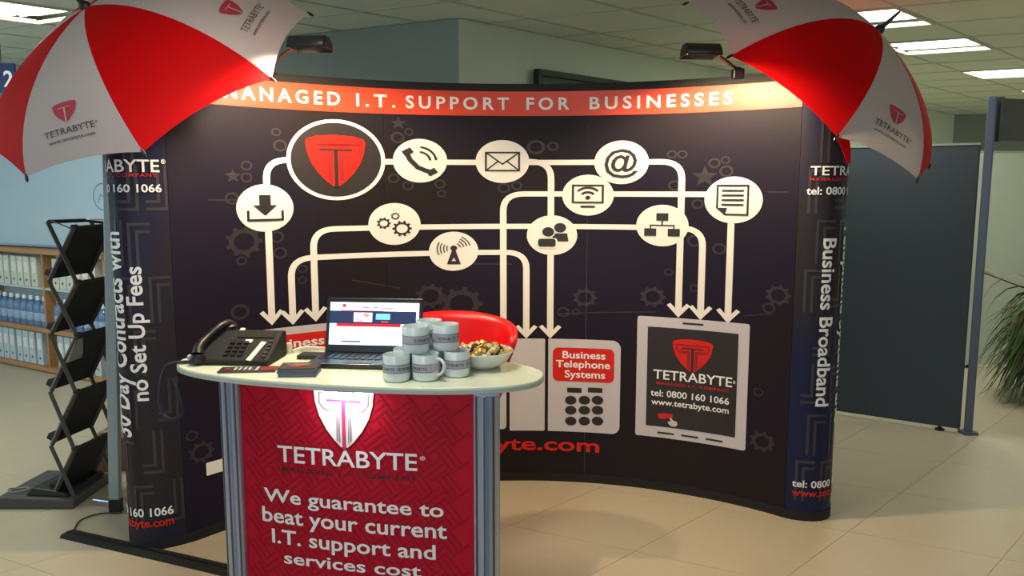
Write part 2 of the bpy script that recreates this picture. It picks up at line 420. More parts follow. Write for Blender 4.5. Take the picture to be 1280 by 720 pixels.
# dark framed board high on the right wall
def on_wall(px, py, o=C0, d=D1):
    r = ray(px, py); den = r.x*d.y-r.y*d.x; t = (o.x*d.y-o.y*d.x)/den; return Vector((0, 0, CH))+r*t
w0 = on_wall(667, 91); n1 = Vector((D1.y, -D1.x))
t = thing('noticeboard', 'dark green slatted board on the pale wall, its top showing above the banner', 'noticeboard', (w0.x, w0.y, w0.z), math.atan2(D1.y, D1.x))
q = B().box((.75, -.02, -.45), (1.5, .03, .9)); q.make('backing', mat('board_green', (64, 84, 68), .7), t)
for k in range(9): B().box((.75, -.045, -.09-.09*k), (1.42, .014, .05)).make('slat', mat('board_slat', (84, 104, 86), .7), t)
fr = B(); fr.box((.75, -.045, 0), (1.54, .05, .04)); fr.box((0, -.045, -.45), (.04, .05, .9)); fr.box((1.5, -.045, -.45), (.04, .05, .9)); fr.box((.75, -.045, -.9), (1.54, .05, .04))
fr.make('frame', mat('board_frame', (34, 44, 36), .6), t)

# ================================================================== BANNER
cx, cy, RR = .0627, 2.403, 1.914
x0a, x1a = -1.47, 1.30
th0 = math.acos((x0a-cx)/RR); th1 = math.acos((x1a-cx)/RR)
arc = [(cx+RR*math.cos(th0+(th1-th0)*i/160), cy+RR*math.sin(th0+(th1-th0)*i/160)) for i in range(161)]
left = smooth_path([(-1.86, 3.88), (-1.868, 3.79), (-1.842, 3.69), (-1.795, 3.58), (-1.742, 3.485), (-1.69, 3.450), (-1.625, 3.452), (-1.55, 3.486), arc[0]], 8)
right = smooth_path([arc[-1], (1.375, 3.795), (1.464, 3.765), (1.53, 3.775), (1.583, 3.818), (1.611, 3.885), (1.622, 3.96), (1.618, 4.06), (1.60, 4.14)], 8)
plan = left[:-1] + arc + right[1:]
BAN = Surf(plan)
BAN.s0 = BAN.L[len(left)-1+80]
HB = 2.168
inv = BAN.inv
sL, _ = inv(221, 440); sR, _ = inv(990, 420)
sEndL, sEndR = -BAN.s0+.01, BAN.L[-1]-BAN.s0-.01
ban = thing('display_banner', 'tall curved black pop-up display banner with red header band and white flow chart icons', 'display banner', (0, 4.2, 0))
def wrap(n, s0, s1, z0, z1, m, lift=0, th=.012, parent=ban, label=None, nu=None, name=None):
    nu = nu or max(2, int((s1-s0)/.03)); q = B()
    q.grid(lambda i, j: BAN(s0+(s1-s0)*i, z0+(z1-z0)*j, lift), nu, 1)
    k = len(q.v); q.grid(lambda i, j: BAN(s0+(s1-s0)*i, z0+(z1-z0)*j, lift-th), nu, 1)
    for e in range(nu): q.f += [(2*e, 2*e+2, k+2*e+2, k+2*e), (2*e+1, 2*e+3, k+2*e+3, k+2*e+1)]
    q.f += [(0, 1, k+1, k), (2*nu, 2*nu+1, k+2*nu+1, k+2*nu)]
    o = q.make(n, m, parent, smooth=True); o.location = (-parent.location[0], -parent.location[1], 0) if parent is ban else (0, 0, 0)
    return tag(o, label)
third = (sR-sL)/3
panels = [wrap('front_panel', sL+third*k+.0008, sL+third*(k+1)-.0008, .02, HB, M_print) for k in range(3)]
eL = wrap('end_panel', sEndL, sL-.0008, .02, HB, M_endprint, label='left end panel curving backward with vertical white wording')
eR = wrap('end_panel', sR+.0008, sEndR, .02, HB, M_endprint, label='right end panel curving backward with vertical white wording')
wrap('bottom_trim', sEndL, sEndR, .0, .048, M_blackmatte, .003, .018, label='black strip along the foot')
wrap('top_trim', sEndL, sEndR, HB-.035, HB+.004, M_blackmatte, .004, .03, label='black strip along the top')
zb0 = inv(640, 145)[1]
wrap('header_band', sL, sR, zb0, HB-.034, M_band, .0025, .002, label='orange red band across the top')
ART = bpy.data.objects.new('printed_artwork', None)
def bp(o): o.parent = ban; o.location = (-ban.location[0], -ban.location[1], 0); return o
def btext(txt, x0, x1, yb, yt, m=M_text, side=0, name='lettering', **k):
    """lettering printed on the banner between two picture columns"""
    mid = (x0+x1)/2; s0, z0 = inv(x0, yb if not isinstance(yb, tuple) else yb[0]); s1, z1 = inv(x1, yb if not isinstance(yb, tuple) else yb[1])
    z = (z0+z1)/2; cap = inv(x0, yt)[1] - z0
    return bp(text(name, txt, BAN, s0, s1, z, cap, m, None, **k))
zh = inv(640, 137)[1]; ch_ = inv(640, 121.5)[1]-zh
for tx, xa, xb in (('MANAGED', 279, 425), ('I.T.', 445, 494), ('SUPPORT', 507, 636), ('FOR', 658, 712), ('BUSINESSES', 737, 916)):
    bp(text('lettering', tx, BAN, inv(xa, 132)[0], inv(xb, 132)[0], zh, ch_, M_text, None, sp=1.42, bold=.022, sub=.3, lift=.005, label='white header lettering'))
# kx: the artwork is printed wide
KX = 1.27
def A(px, py, sc=1, lift=0): s_, z_ = inv(px, py); return Art(BAN, (s_, z_), sc, KX)
def AP(px, py): s_, z_ = inv(px, py); return (s_/KX, z_)
def flow(pts, rad=.09, name='flow_line'):
    P = [AP(*p) for p in pts]
    for i in range(1, len(P)):      # square the runs up
        a, b = P[i-1], P[i]
        if abs(a[0]-b[0]) < abs(a[1]-b[1]): P[i] = (a[0], b[1])
        else: P[i] = (b[0], a[1])
    out = [P[0]]
    for i in range(1, len(P)-1):
        a, b, c = Vector(P[i-1]), Vector(P[i]), Vector(P[i+1]); u = (a-b).normalized()*rad; w = (c-b).normalized()*rad
        for k in range(9):
            t = k/8; out.append(tuple((b+u)*(1-t)**2 + b*2*t*(1-t) + (b+w)*t*t))
    out.append(P[-1]); a = Art(BAN, (0, 0), 1, KX)
    a.line(out, .0275, .002, sub=.03); return a, P[-1]
def arrow(a, tip):
    x, y = tip; a.line([(x-.041, y+.052), (x, y-.002), (x+.041, y+.052)], .019, .0022); return a
M_line = M_inkw
paths = [([(362, 200), (332, 200), (332, 403)], 1), ([(470, 202), (853, 202), (853, 393)], 1), ([(655, 202), (689, 202), (689, 419)], 1),
         ([(890, 243), (629, 243), (629, 419)], 1), ([(700, 283), (391, 283), (391, 398)], 1), ([(690, 283), (879, 283), (879, 396)], 1),
         ([(570, 316), (363, 316), (363, 402)], 1), ([(566, 316), (658, 316), (658, 419)], 1), ([(915, 250), (912, 400)], 1)]
for pts, ar in paths:
    a, tip = flow(pts); arrow(a, tip); bp(a.make('flow_line', M_line, None))
# round icons
def icon(px, py, r=.113):
    a = A(px, py, r); a.disc(0, 0, 1, .0035, 40, 6); d = bp(a.make('icon_disc', M_inkw, None)); g = A(px, py, r); return d, g
GL = .0062
def glyph(g, d): o = g.make('glyph', M_inkdark, d); return o
d, g = icon(331, 260)
g.poly([(-.2, .55), (.2, .55), (.2, .12), (.42, .12), (0, -.32), (-.42, .12), (-.2, .12)], GL); g.line([(-.6, -.1), (-.6, -.5), (.6, -.5), (.6, -.1)], .09, GL); glyph(g, d)
d, g = icon(525, 201)
g.line([(-.5, .38), (-.38, .05), (-.1, -.3), (.2, -.45), (.45, -.52)], .2, GL); g.line([(-.62, .3), (-.3, .5)], .26, GL); g.line([(.28, -.62), (.58, -.42)], .26, GL)
g.arc(-.05, -.02, .42, 5, 85, .09, GL); g.arc(-.05, -.02, .64, 5, 85, .09, GL); glyph(g, d)
d, g = icon(628, 202)
g.line([(-.62, -.42), (-.62, .42), (.62, .42), (.62, -.42)], .07, GL, closed=True); g.line([(-.6, .4), (0, -.12), (.6, .4)], .06, GL); g.line([(-.6, -.4), (-.16, .02)], .06, GL); g.line([(.6, -.4), (.16, .02)], .06, GL); glyph(g, d)
d, g = icon(777, 203)
q = text('glyph', '@', lambda u, v, l, g=g: g.P(u, v, l), -.62, .62, -.42, 1.02, M_inkdark, d, lift=GL, sub=.2)
d, g = icon(735, 244, .108)
g.line([(-.58, -.35), (-.58, .48), (.58, .48), (.58, -.35)], .08, GL, closed=True); g.line([(-.28, -.56), (.28, -.56)], .1, GL)
g.disc(0, -.12, .1, GL, 12, 1); g.arc(0, -.15, .3, 40, 140, .1, GL); g.arc(0, -.15, .52, 42, 138, .1, GL); glyph(g, d)
d, g = icon(917, 250, .116)
g.line([(-.3, -.62), (.5, -.62), (.5, .62), (-.55, .62), (-.55, -.36)], .07, GL); g.poly([(-.58, -.34), (-.2, -.34), (-.28, -.66)], GL)
for k in range(4): g.line([(-.4, .4-.2*k), (.36, .4-.2*k)], .075, GL)
glyph(g, d)
d, g = icon(493, 280, .109)
g.gear(-.42, .05, .26, 9, GL, .24); g.gear(.03, .38, .17, 9, GL, .24); g.gear(.28, -.22, .36, 10, GL, .22); glyph(g, d)
d, g = icon(567, 314, .105)
g.poly([(-.06, .1), (.06, .1), (.28, -.66), (.16, -.66), (0, -.3), (-.16, -.66), (-.28, -.66)], GL); g.poly([(-.18, -.5), (.18, -.5), (.2, -.66), (-.2, -.66)], GL); g.disc(0, .16, .14, GL, 14, 1)
for k in range(4): g.arc(0, .14, .28+.13*k, 12, 62, .045, GL, 10); g.arc(0, .14, .28+.13*k, 150, 208, .045, GL, 10)
glyph(g, d)
d, g = icon(690, 294, .107)
g.disc(.32, .38, .24, GL, 20, 1); g.poly([(.02, .1), (.6, .1), (.66, -.3), (.02, -.3)], GL)
glyph(g, d); h_ = A(690, 294, .107); h_.disc(-.15, .17, .29, GL+.001, 20, 1); h_.rect(-.62, -.66, .22, -.14, GL+.001, r=.14); h_.make('glyph_outline', M_inkw, d)
h_ = A(690, 294, .107); h_.disc(-.15, .17, .24, GL+.002, 20, 1); h_.rect(-.55, -.58, .15, -.17, GL+.002, r=.12); h_.make('glyph', M_inkdark, d)
d, g = icon(828, 282, .108)
for x, y in ((0, .42), (-.45, -.32), (.45, -.32)): g.rect(x-.23, y-.18, x+.23, y+.18, GL)
g.line([(-.45, -.15), (-.45, .02), (.45, .02), (.45, -.15)], .05, GL); g.line([(0, .3), (0, 0)], .06, GL); glyph(g, d)
# big emblem
a = A(420, 200, .198); a.disc(0, 0, 1, .003, 48, 8); bd = bp(a.make('emblem_disc', M_inkdark, None))
a = A(420, 200, .198); a.arc(0, 0, .97, 0, 360, .085, .0045, 56); a.make('emblem_ring', M_inkw, bd)
s_, z_ = inv(419.5, 200)
shield(BAN, (s_, z_), .124, 1.33*.94, M_inkred, M_inkdark, M_inkredmid, bd, .006)

# faint background marks
fa = Art(BAN, (0, 0), 1, KX)
for (px, py, r, k) in ((345, 165, .02, 0), (350, 182, .03, 0), (308, 207, .024, 0), (308, 222, .024, 0), (291, 220, .035, 1), (497, 172, .03, 0), (511, 165, .02, 0), (498, 154, .034, 1),
    (492, 223, .025, 0), (510, 232, .025, 0), (550, 230, .025, 0), (552, 242, .02, 0), (305, 302, .07, 0), (346, 296, .03, 0), (350, 316, .03, 0), (302, 326, .022, 0), (378, 336, .022, 0), (378, 350, .02, 0),
    (538, 370, .062, 0), (577, 380, .088, 0), (731, 372, .05, 0), (816, 371, .052, 0), (630, 235, .028, 0), (646, 232, .025, 0), (691, 183, .025, 0), (670, 184, .04, 0), (843, 232, .028, 0),
    (893, 204, .026, 0), (907, 200, .02, 0), (908, 214, .03, 0), (881, 221, .055, 1), (868, 301, .032, 0), (899, 311, .03, 0), (872, 255, .026, 0), (704, 390, .028, 0), (720, 390, .02, 0), (836, 340, .02, 0),
    (868, 360, .02, 0), (973, 369, .05, 0), (961, 385, .028, 0), (953, 552, .05, 0), (948, 490, .022, 0), (840, 193, .022, 0), (853, 193, .022, 0), (252, 565, .05, 0), (240, 545, .025, 0), (290, 248, .03, 0), (300, 390, .04, 0)):
    x, y = AP(px, py)
    if k: fa.star(x, y, r, .0012)
    elif r > .045: fa.gear(x, y, r, 9, .0012, .28)
    else: fa.arc(x, y, r*.8, 0, 360, r*.32, .0012, 14)
for (p0, p1) in (((260, 250), (330, 250)), ((700, 392), (820, 390)), ((640, 330), (560, 330)), ((960, 240), (985, 240)), ((930, 395), (965, 392)), ((640, 560), (700, 560)), ((500, 360), (440, 350))):
    fa.line([AP(*p0), AP(*p1)], .006, .0012, sub=.03)
bp(tag(fa.make('faint_marks', M_faint, None), 'faint grey gears stars and rings printed behind the icons', kind='stuff'))
# labyrinth pattern on the end panels
def maze(sa, sb, step=.098):
    m = Art(BAN, (0, 0), 1, 1); z = .1; row = 0
    while z < 2.05:
        s_ = sa+.03+(row % 2)*step*.45
        while s_ < sb-.05:
            t = random.random()
            for k in range(2):
                e = k*.032
                if t < .5: m.line([(s_+e, z), (s_+e, z+.2-e), (s_+.085, z+.2-e)], .013, .0012, sub=.02)
                else: m.line([(s_+.002, z+.03+e), (s_+.085-e, z+.03+e), (s_+.085-e, z+.22)], .013, .0012, sub=.02)
            s_ += step*1.2
        z += .235; row += 1
    return m
for sa, sb in ((sL-.36, sL-.02), (sR+.02, sR+.30)):
    bp(tag(maze(sa, sb).make('labyrinth_pattern', M_faint_b, None), kind='stuff'))

# device pictures on the banner
def bart(lift=0): return Art(BAN, (0, 0), 1, 1)
def SZ(px, py): return inv(px, py)
# laptop picture (left, mostly behind the counter)
s0, z1 = SZ(294, 417); s1, _ = SZ(540, 402); z0 = SZ(300, 560)[1]
a = bart(); a.rect(s0, z0, s1, z1, .003, r=.03); lp = bp(a.make('laptop_picture', M_inkgrey, None))
zr = z1-.038
a = bart(); a.rect(s0+.05, z0+.05, s1-.05, zr, .0045); a.make('picture_screen', M_inkred, lp)
text('lettering', 'Business Internet', BAN, SZ(328, 434)[0], SZ(486, 434)[0], SZ(396, 430.5)[1], .046, M_text, lp, lift=.006, bold=.02, sub=.3)
text('lettering', '& Connections', BAN, SZ(376, 440)[0], SZ(490, 440)[0], SZ(396, 448.5)[1], .046, M_text, lp, lift=.006, bold=.02, sub=.3)
a = bart(); a.rect(SZ(257, 580)[0], SZ(270, 591)[1], SZ(575, 560)[0], SZ(270, 575)[1], .0045, r=.005); a.make('picture_base', M_inkw, lp)
# telephone picture
zt, zb = SZ(655, 423)[1], SZ(655, 538)[1]
a = bart(); a.rect(SZ(560, 500)[0], zb+.01, SZ(633, 500)[0], zt, .003, r=.02); bp(a.make('telephone_handset_picture', M_inkgrey, None))
a = bart(); a.rect(SZ(637, 500)[0], zb, SZ(681, 500)[0], zt, .003, r=.008); bp(a.make('telephone_handset_picture', M_inkgrey, None))
sa, sb = SZ(685, 500)[0], SZ(775, 500)[0]
a = bart(); a.rect(sa, zb, sb, zt, .003, r=.045); a.rect(sa, zb, sa+.1, zt, .0032); tp = bp(a.make('telephone_picture', M_inkgrey, None))
a = bart(); a.rect(SZ(691, 450)[0], SZ(730, 477)[1], SZ(768, 450)[0], SZ(730, 435)[1], .0045, r=.03); a.make('picture_label', M_inkred, tp)
for tx, xa, xb, yb in (('Business', 703, 757, 448), ('Telephone', 695, 763, 459.5), ('Systems', 706, 757, 472)):
    text('lettering', tx, BAN, SZ(xa, 450)[0], SZ(xb, 450)[0], SZ(730, yb)[1], .041, M_text, tp, lift=.006, bold=.02, sub=.3)
a = bart()
for x in (718, 744): a.rect(SZ(x-9, 487)[0], SZ(x, 490.5)[1], SZ(x+9, 487)[0], SZ(x, 484.5)[1], .0045)
a.make('picture_keys', M_inkdark, tp)
for x in (713.5, 730.5, 747):
    for y in (500, 512.5, 526): A(x, y, .025).disc(0, 0, 1, .0045, 18, 2).make('picture_key', M_inkdark, tp)
btext('www.tetrabyte.com', 420, 749, (574, 574), 556, M_inkred, bold=.02, sub=.3, label='red web address lettering')
# tablet picture
sa, sb = SZ(797, 400)[0], SZ(938, 400)[0]; zt = SZ(797, 394.5)[1]; zb = SZ(792, 543)[1]
a = bart(); a.rect(sa, zb, sb, zt, .003, r=.012); tb = bp(a.make('tablet_picture', M_inkgrey, None))
ia, ib = SZ(810, 410)[0], SZ(924, 410)[0]; zi1 = SZ(812, 408)[1]; zi0 = SZ(808, 531)[1]
a = bart(); a.rect(ia, zi0, ib, zi1, .0045); a.make('picture_screen', M_inkdark, tb)
a = bart(); m_ = (sa+sb)/2; a.rect(m_-.055, zt-.03, m_+.055, zt-.02, .0045)
for e in (-.13, 0, .13): a.rect(m_+e-.045, zb+.022, m_+e+.045, zb+.032, .0045)
a.make('picture_slots', M_inkdark, tb)
s_, z_ = SZ(866, 444); shield(BAN, (s_, z_), .084, 1.27, M_inkred, M_inkdark, M_inkredmid, tb, .006)
def ttext(tx, xa, xb, y, cap, m, **k): text('lettering', tx, BAN, SZ(xa, 470)[0], SZ(xb, 470)[0], SZ(866, y)[1], cap, m, tb, lift=.006, sub=.3, **k)
ttext('TETRABYTE', 817, 916, 477.5, .052, M_text, bold=.012); ttext('®', 917, 920, 473, .016, M_text)
ttext('MANAGED I.T. COMPANY', 821, 913, 484.5, .015, M_inkred, sp=1.2)
ttext('tel: 0800 160 1066', 814, 913, 499.5, .036, M_text, bold=.015); ttext('www.tetrabyte.com', 815, 913, 510.5, .034, M_text, bold=.015)
a = A(832, 521, .03); a.poly([(-1.05, .55), (.95, .75), (1.1, 0), (-.9, -.45)], .006); a.make('picture_tag', M_inkred, tb)
a = A(840, 527, .03); a.poly([(-.3, .75), (-.05, .7), (.15, .3), (.75, .1), (.8, -.5), (.5, -.8), (-.1, -.8), (-.6, -.2), (-.5, 0), (-.15, .1)], .0075); a.make('picture_hand', M_inkgrey, tb)

# end panel wording
def etext(tx, x0, x1, yb, yt, m=M_text, sfull=None, **k):
    return btext(tx, x0, x1, yb, yt, m, sub=.25, lift=.005, **k)
def ew(tx, s0, s1, z, cap, m=M_text, **k): return bp(text('lettering', tx, BAN, s0, s1, z, cap, m, None, sub=.25, lift=.005, **k))
# left: right-hand edges are in view, the rest wraps behind
sE, zE = SZ(199, 215); cap = SZ(199, 199)[1]-zE
wN = .62
ew('TETRABYTE', sE-wN*.68, sE, zE, cap, bold=.012); ew('®', sE+.008, sE+.026, zE+.035, .02)
ew('MANAGED I.T. COMPANY', sE-wN*.66, sE-.01, SZ(199, 221)[1], .015, M_inkred, sp=1.2)
ew('tel: 0800 160 1066', sE-wN*.66, sE+.005, SZ(199, 240)[1], SZ(199, 230)[1]-SZ(199, 240)[1], bold=.02)
sE, zE = SZ(217, 641)
ew('tel: 0800 160 1066', sE-wN*.66, sE, zE, .04, bold=.02); ew('www.tetrabyte.com', sE-wN*.66, sE, SZ(217, 654)[1], .04, M_inkred, bold=.02)
# right
sS = SZ(1013, 219)[0]; zS = SZ(1013, 219)[1]
ew('TETRABYTE', sS, sS+.40, zS, SZ(1013, 207)[1]-zS, bold=.012); ew('MANAGED I.T. COMPANY', sS, sS+.385, SZ(1013, 226)[1], .015, M_inkred, sp=1.2)
ew('tel: 0800 160 1066', SZ(1008, 243)[0], sS+.40, SZ(1008, 243)[1], .036, bold=.02)
sS = SZ(990, 607)[0]; ew('tel: 0800 160 1066', sS, sS+.42, SZ(990, 607)[1], .036, bold=.02); ew('www.tetrabyte.com', sS, sS+.42, SZ(990, 618)[1], .036, M_inkred, bold=.02)
def vert(tx, sbase, ztop, zbot, cap, down, bold=.02):
    if down: mp = lambda u, v, l: BAN(sbase+v, ztop-u, l)
    else: mp = lambda u, v, l: BAN(sbase-v, zbot+u, l)
    return bp(text('lettering', tx, mp, 0, ztop-zbot, 0, cap, M_text, None, bold=bold, lift=.005, sub=.2))
s_b = SZ(1029.5, 300)[0]; c_ = SZ(1046, 300)[0]-s_b
vert('Business Broadband', s_b, SZ(1035, 298)[1], SZ(1025, 508)[1], c_*.95, True)
vert('Telephone Systems and', s_b+c_*1.75, SZ(1050, 278)[1], SZ(1040, 528)[1], c_, True)
s_b = SZ(180, 400)[0]; c_ = s_b-SZ(159, 400)[0]
vert('no Set Up Fees', s_b, SZ(180, 333)[1], SZ(180, 501)[1], c_*.98, False)
vert('30 Day Contracts with', SZ(156, 400)[0], SZ(152, 290)[1], SZ(158, 545)[1], .105, False)

# frame behind the banner
def bpart(q, n, m, **k): o = q.make(n, m, ban, **k); o.location = (-ban.location[0], -ban.location[1], 0); return o
q = B(); q.add([(x+dx, y, z) for z, dx in ((.07, -2.005), (2.07, -1.915)) for x, y in ((-.026, 3.86), (.026, 3.86), (.026, 3.895), (-.026, 3.895))], [(0,1,2,3), (4,5,6,7), (0,1,5,4), (1,2,6,5), (2,3,7,6), (3,0,4,7)]); bpart(q, 'frame_post', M_postgrey, bevel=.004)
bpart(B().box((-2.005, 3.878, .035), (.05, .05, .07)), 'post_foot', M_black)
bpart(B().box((1.585, 4.19, 1.07), (.034, .03, 2.0), -.2), 'frame_post', M_postgrey, bevel=.004)
bpart(B().tube([(-2.16, 3.96, .03), (-1.98, 3.90, .035)], .008), 'foot_rod', M_alu)
poles = [(-1.52, 4.02), (-1.05, 4.28), (-.35, 4.62), (.4, 4.63), (1.1, 4.33), (1.42, 4.15)]
for x, y in poles:
    bpart(B().tube([(x, y, 0), (x, y, 2.1)], .011), 'frame_pole', M_alu)
for (xa, ya), (xb, yb) in zip(poles, poles[1:]):
    for zz in (0.05, .75, 1.42):
        bpart(B().tube([(xa, ya, zz), (xb, yb, zz+.66)], .007, 6), 'frame_brace', M_alu); bpart(B().tube([(xa, ya, zz+.66), (xb, yb, zz)], .007, 6), 'frame_brace', M_alu)

# banner lamps
def banner_lamp(label, head, aim, clamp, power, hw=.088, tilt=0):
    t = thing('banner_lamp', label, 'lamp', clamp, group='clip-on banner lamps'); H = Vector(head)-Vector(clamp)
    M = Matrix.Rotation(tilt, 3, 'Z')
    prof = [(-.062, -.018), (-.055, .012), (-.03, .034), (.02, .036), (.05, .018), (.062, -.02)]
    q = B(); nn = len(prof); vs = []
    for x, k in ((-hw*.9, .72), (-hw*.86, 1), (hw*.86, 1), (hw*.95, .72)):
        vs += [H + M @ Vector((x, a*k, b*k)) for a, b in prof]
    fs = [(i*nn+j, (i+1)*nn+j, (i+1)*nn+j+1, i*nn+j+1) for i in range(3) for j in range(nn-1)] + [tuple(range(nn)), tuple(range(3*nn, 4*nn))]
    q.add(vs, fs); q.make('lamp_head', M_black, t, solid=.004, smooth=True)
    q = B(); q.tube([H + M @ Vector((-hw*.7, 0, 0)), H + M @ Vector((hw*.7, 0, 0))], .007, 8); q.make('bulb', mat('halogen_glow', (255, 214, 150), .5, emit=30), t)
    e = H + M @ Vector((hw*.55*(1 if H.x < 0 else -1), .02, .02))
    q = B().tube([(0, 0, .03), (Vector((0, 0, .03))+e)*.5, e], .008, 8); q.make('arm', M_black, t)
    q = B().box((0, 0, .01), (.055, .05, .05)); q.lathe([(0, .045), (.014, .042), (.022, .03), (.026, .02)], n=12); q.make('clamp', M_black, t, bevel=.006)
    l = bpy.data.lights.new('halogen', 'SPOT'); l.energy = power; l.color = (1, .77, .48); l.spot_size = R(150); l.spot_blend = .5; l.shadow_soft_size = .03
    o = bpy.data.objects.new('halogen', l); COL.objects.link(o); o.parent = t; o.location = H + Vector((0, 0, -.03))
    o.rotation_euler = (Vector(aim)-Vector(head)).to_track_quat('-Z', 'Y').to_euler()
    return t
lc = BAN(*SZ(336, 95)[:1], HB+.0, 0); rc = BAN(*SZ(922, 97)[:1], HB, 0)
banner_lamp('black clip-on lamp over the banner beside the left umbrella', at_y(387, 57, 3.45), (-1.05, 3.95, 1.1), (lc.x, lc.y, HB+.004), 74, tilt=-.1)
banner_lamp('black clip-on lamp over the banner beside the right umbrella', at_y(876, 66, 3.65), (1.1, 4.0, 1.1), (rc.x, rc.y, HB+.004), 74, tilt=.1)

# ================================================================== UMBRELLAS
def umbrella(label, tips, apex, center, reds, direction, R0, strap=None):
    """tips: eight points round the rim"""
    apex = Vector(apex); center = Vector(center); ax = (center-apex).normalized(); tips = [Vector(p) for p in tips]
    end = apex+ax*.95
    t = thing('umbrella', label, 'umbrella', end, group='golf umbrellas hung on the banner'); off = -end
    def mk(q, n, m, **k): o = q.make(n, m, t, **k); o.location = off; return o
    PH = 1.12
    def rib(k, s):
        d = tips[k % 8]-apex; h = d.dot(ax); r_ = d-ax*h
        return apex + r_*(math.sin(PH*s)/math.sin(PH)) + ax*h*((1-math.cos(PH*s))/(1-math.cos(PH)))
    def surf(k, u, s, lift=0):
        sm = s*(1-.042*4*u*(1-u)*s**2)
        a, b = rib(k, sm), rib(k+1, sm); p = a.lerp(b, u)
        # fabric billows slightly past the straight chord near the crown
        dn = (p-apex-ax*(p-apex).dot(ax)); 
        if dn.length > 1e-5:
            p = p + dn.normalized()*(.035*4*u*(1-u)*s*(1-s*.75))
        if lift:
            n_ = (surf(k, min(u+.01, 1), s)-surf(k, max(u-.01, 0), s)).cross(surf(k, u, min(s+.01, 1))-surf(k, u, s-.01)).normalized()
            if n_.dot(p-(center+ax*.1)) < 0: n_ = -n_
            p = p+n_*lift
        return p
    for k in range(8):
        q = B().grid(lambda i, j: surf(k, i, max(j, .02)), 8, 14); red = k in reds
        c = mk(q, 'canopy_panel', M_ured if red else M_uwhite, smooth=True); tag(c, 'red canopy panel' if red else 'white canopy panel with printed emblem')
        if not red:
            L = (tips[k]-apex).length*1.08
            def mp(x, y, l, k=k):
                s = y/L; w = (rib(k, s)-rib(k+1, s)).length; u = .5 + direction*x/w
                return surf(k, u, s, l)
            # y measured from the crown; text upright with rim down -> flip
            f = lambda x, y, l, mp=mp, L=L: mp(x, L*.80-y, l)
            shield(f, (0, .085), .052, 1.15, M_inkpink, M_uwhite, None, c, .003)
            text('lettering', 'TETRABYTE', f, -.125, .125, -.035, .038, M_ink, c, bold=.0, lift=.003); text('lettering', '®', f, .130, .140, -.015, .014, M_ink, c, lift=.003)
            text('lettering', 'www.tetrabyte.com', f, -.115, .115, -.075, .024, M_ink, c, bold=.0, lift=.003)
        q = B().tube([rib(k, s/10)+(-ax*0+(center-rib(k, s/10)).normalized()*.006) for s in range(1, 11)], .0035, 6); mk(q, 'rib', M_black)
        tp = tips[k]; d = (rib(k, 1)-rib(k, .93)).normalized(); q = B().tube([tp-d*.012, tp+d*.012, tp+d*.022], [.006, .007, .003], 8); mk(q, 'rib_tip', M_black)
        q = B().tube([apex+ax*.38, rib(k, .5)+ax*.01], .003, 6); mk(q, 'stretcher', M_dgrey)
    mk(B().tube([apex-ax*.0, end], .008, 10), 'shaft', M_black)
    mk(B().tube([end-ax*.16, end-ax*.15, end-ax*.02, end], [.012, .018, .018, .012], 12), 'handle', M_rubber)
    mk(B().tube([apex+ax*.02, apex-ax*.015, apex-ax*.03, apex-ax*.11, apex-ax*.125], [.03, .024, .012, .008, .005], 12), 'ferrule', M_black)
    if strap:
        q = B(); a, b, w = [Vector(v) for v in strap]; q.grid(lambda i, j: a.lerp(b, j)+w*(i*(1-.7*j)) + Vector((0, -.01*math.sin(j*3), 0)), 3, 8); tag(mk(q, 'closing_strap', M_ured, solid=.003), 'red closing strap')
    return t
def scl(P, k): return [Vector((x*k, y*k, CH+(z-CH)*k)) for x, y, z in P]
LP = scl([(-1.08, 4.28, 2.52), (-1.11, 3.75, 2.14), (-1.57, 3.47, 1.78), (-2.19, 3.60, 1.65), (-2.61, 4.06, 1.82), (-2.58, 4.59, 2.2), (-2.12, 4.87, 2.57), (-1.5, 4.74, 2.70), (-1.97, 3.93, 2.51), (-1.844, 4.171, 2.171)], .93)
for i, px in ((0, (387, 17)), (1, (340, 98)), (2, (179, 190)), (3, (33, 221)), (8, (107, 9))): LP[i] = at_y(px[0], px[1], LP[i].y)
umbrella('red and white golf umbrella over the left end of the banner', LP[:8], LP[8], LP[9], (1, 3, 5, 7), -1, .8)
RP = scl([(1.01, 4.66, 2.65), (1.10, 4.13, 2.29), (1.56, 3.93, 1.87), (2.12, 4.17, 1.65), (2.45, 4.72, 1.74), (2.36, 5.26, 2.11), (1.9, 5.46, 2.52), (1.34, 5.21, 2.75), (1.94, 4.51, 2.52), (1.729, 4.692, 2.198)], .92)
for i, px in ((0, (858, 4)), (1, (913, 70)), (2, (1046, 171)), (3, (1147, 224)), (4, (1162, 206)), (8, (1098, 38))): RP[i] = at_y(px[0], px[1], RP[i].y)
sa = at_y(1046, 172, 3.64); sb = at_y(1058, 204, 3.66)
umbrella('red and white golf umbrella over the right end of the banner', RP[:8], RP[8], RP[9], (1, 3, 5, 7), 1, .8, strap=(sa, sb, Vector((.06, .01, 0))))

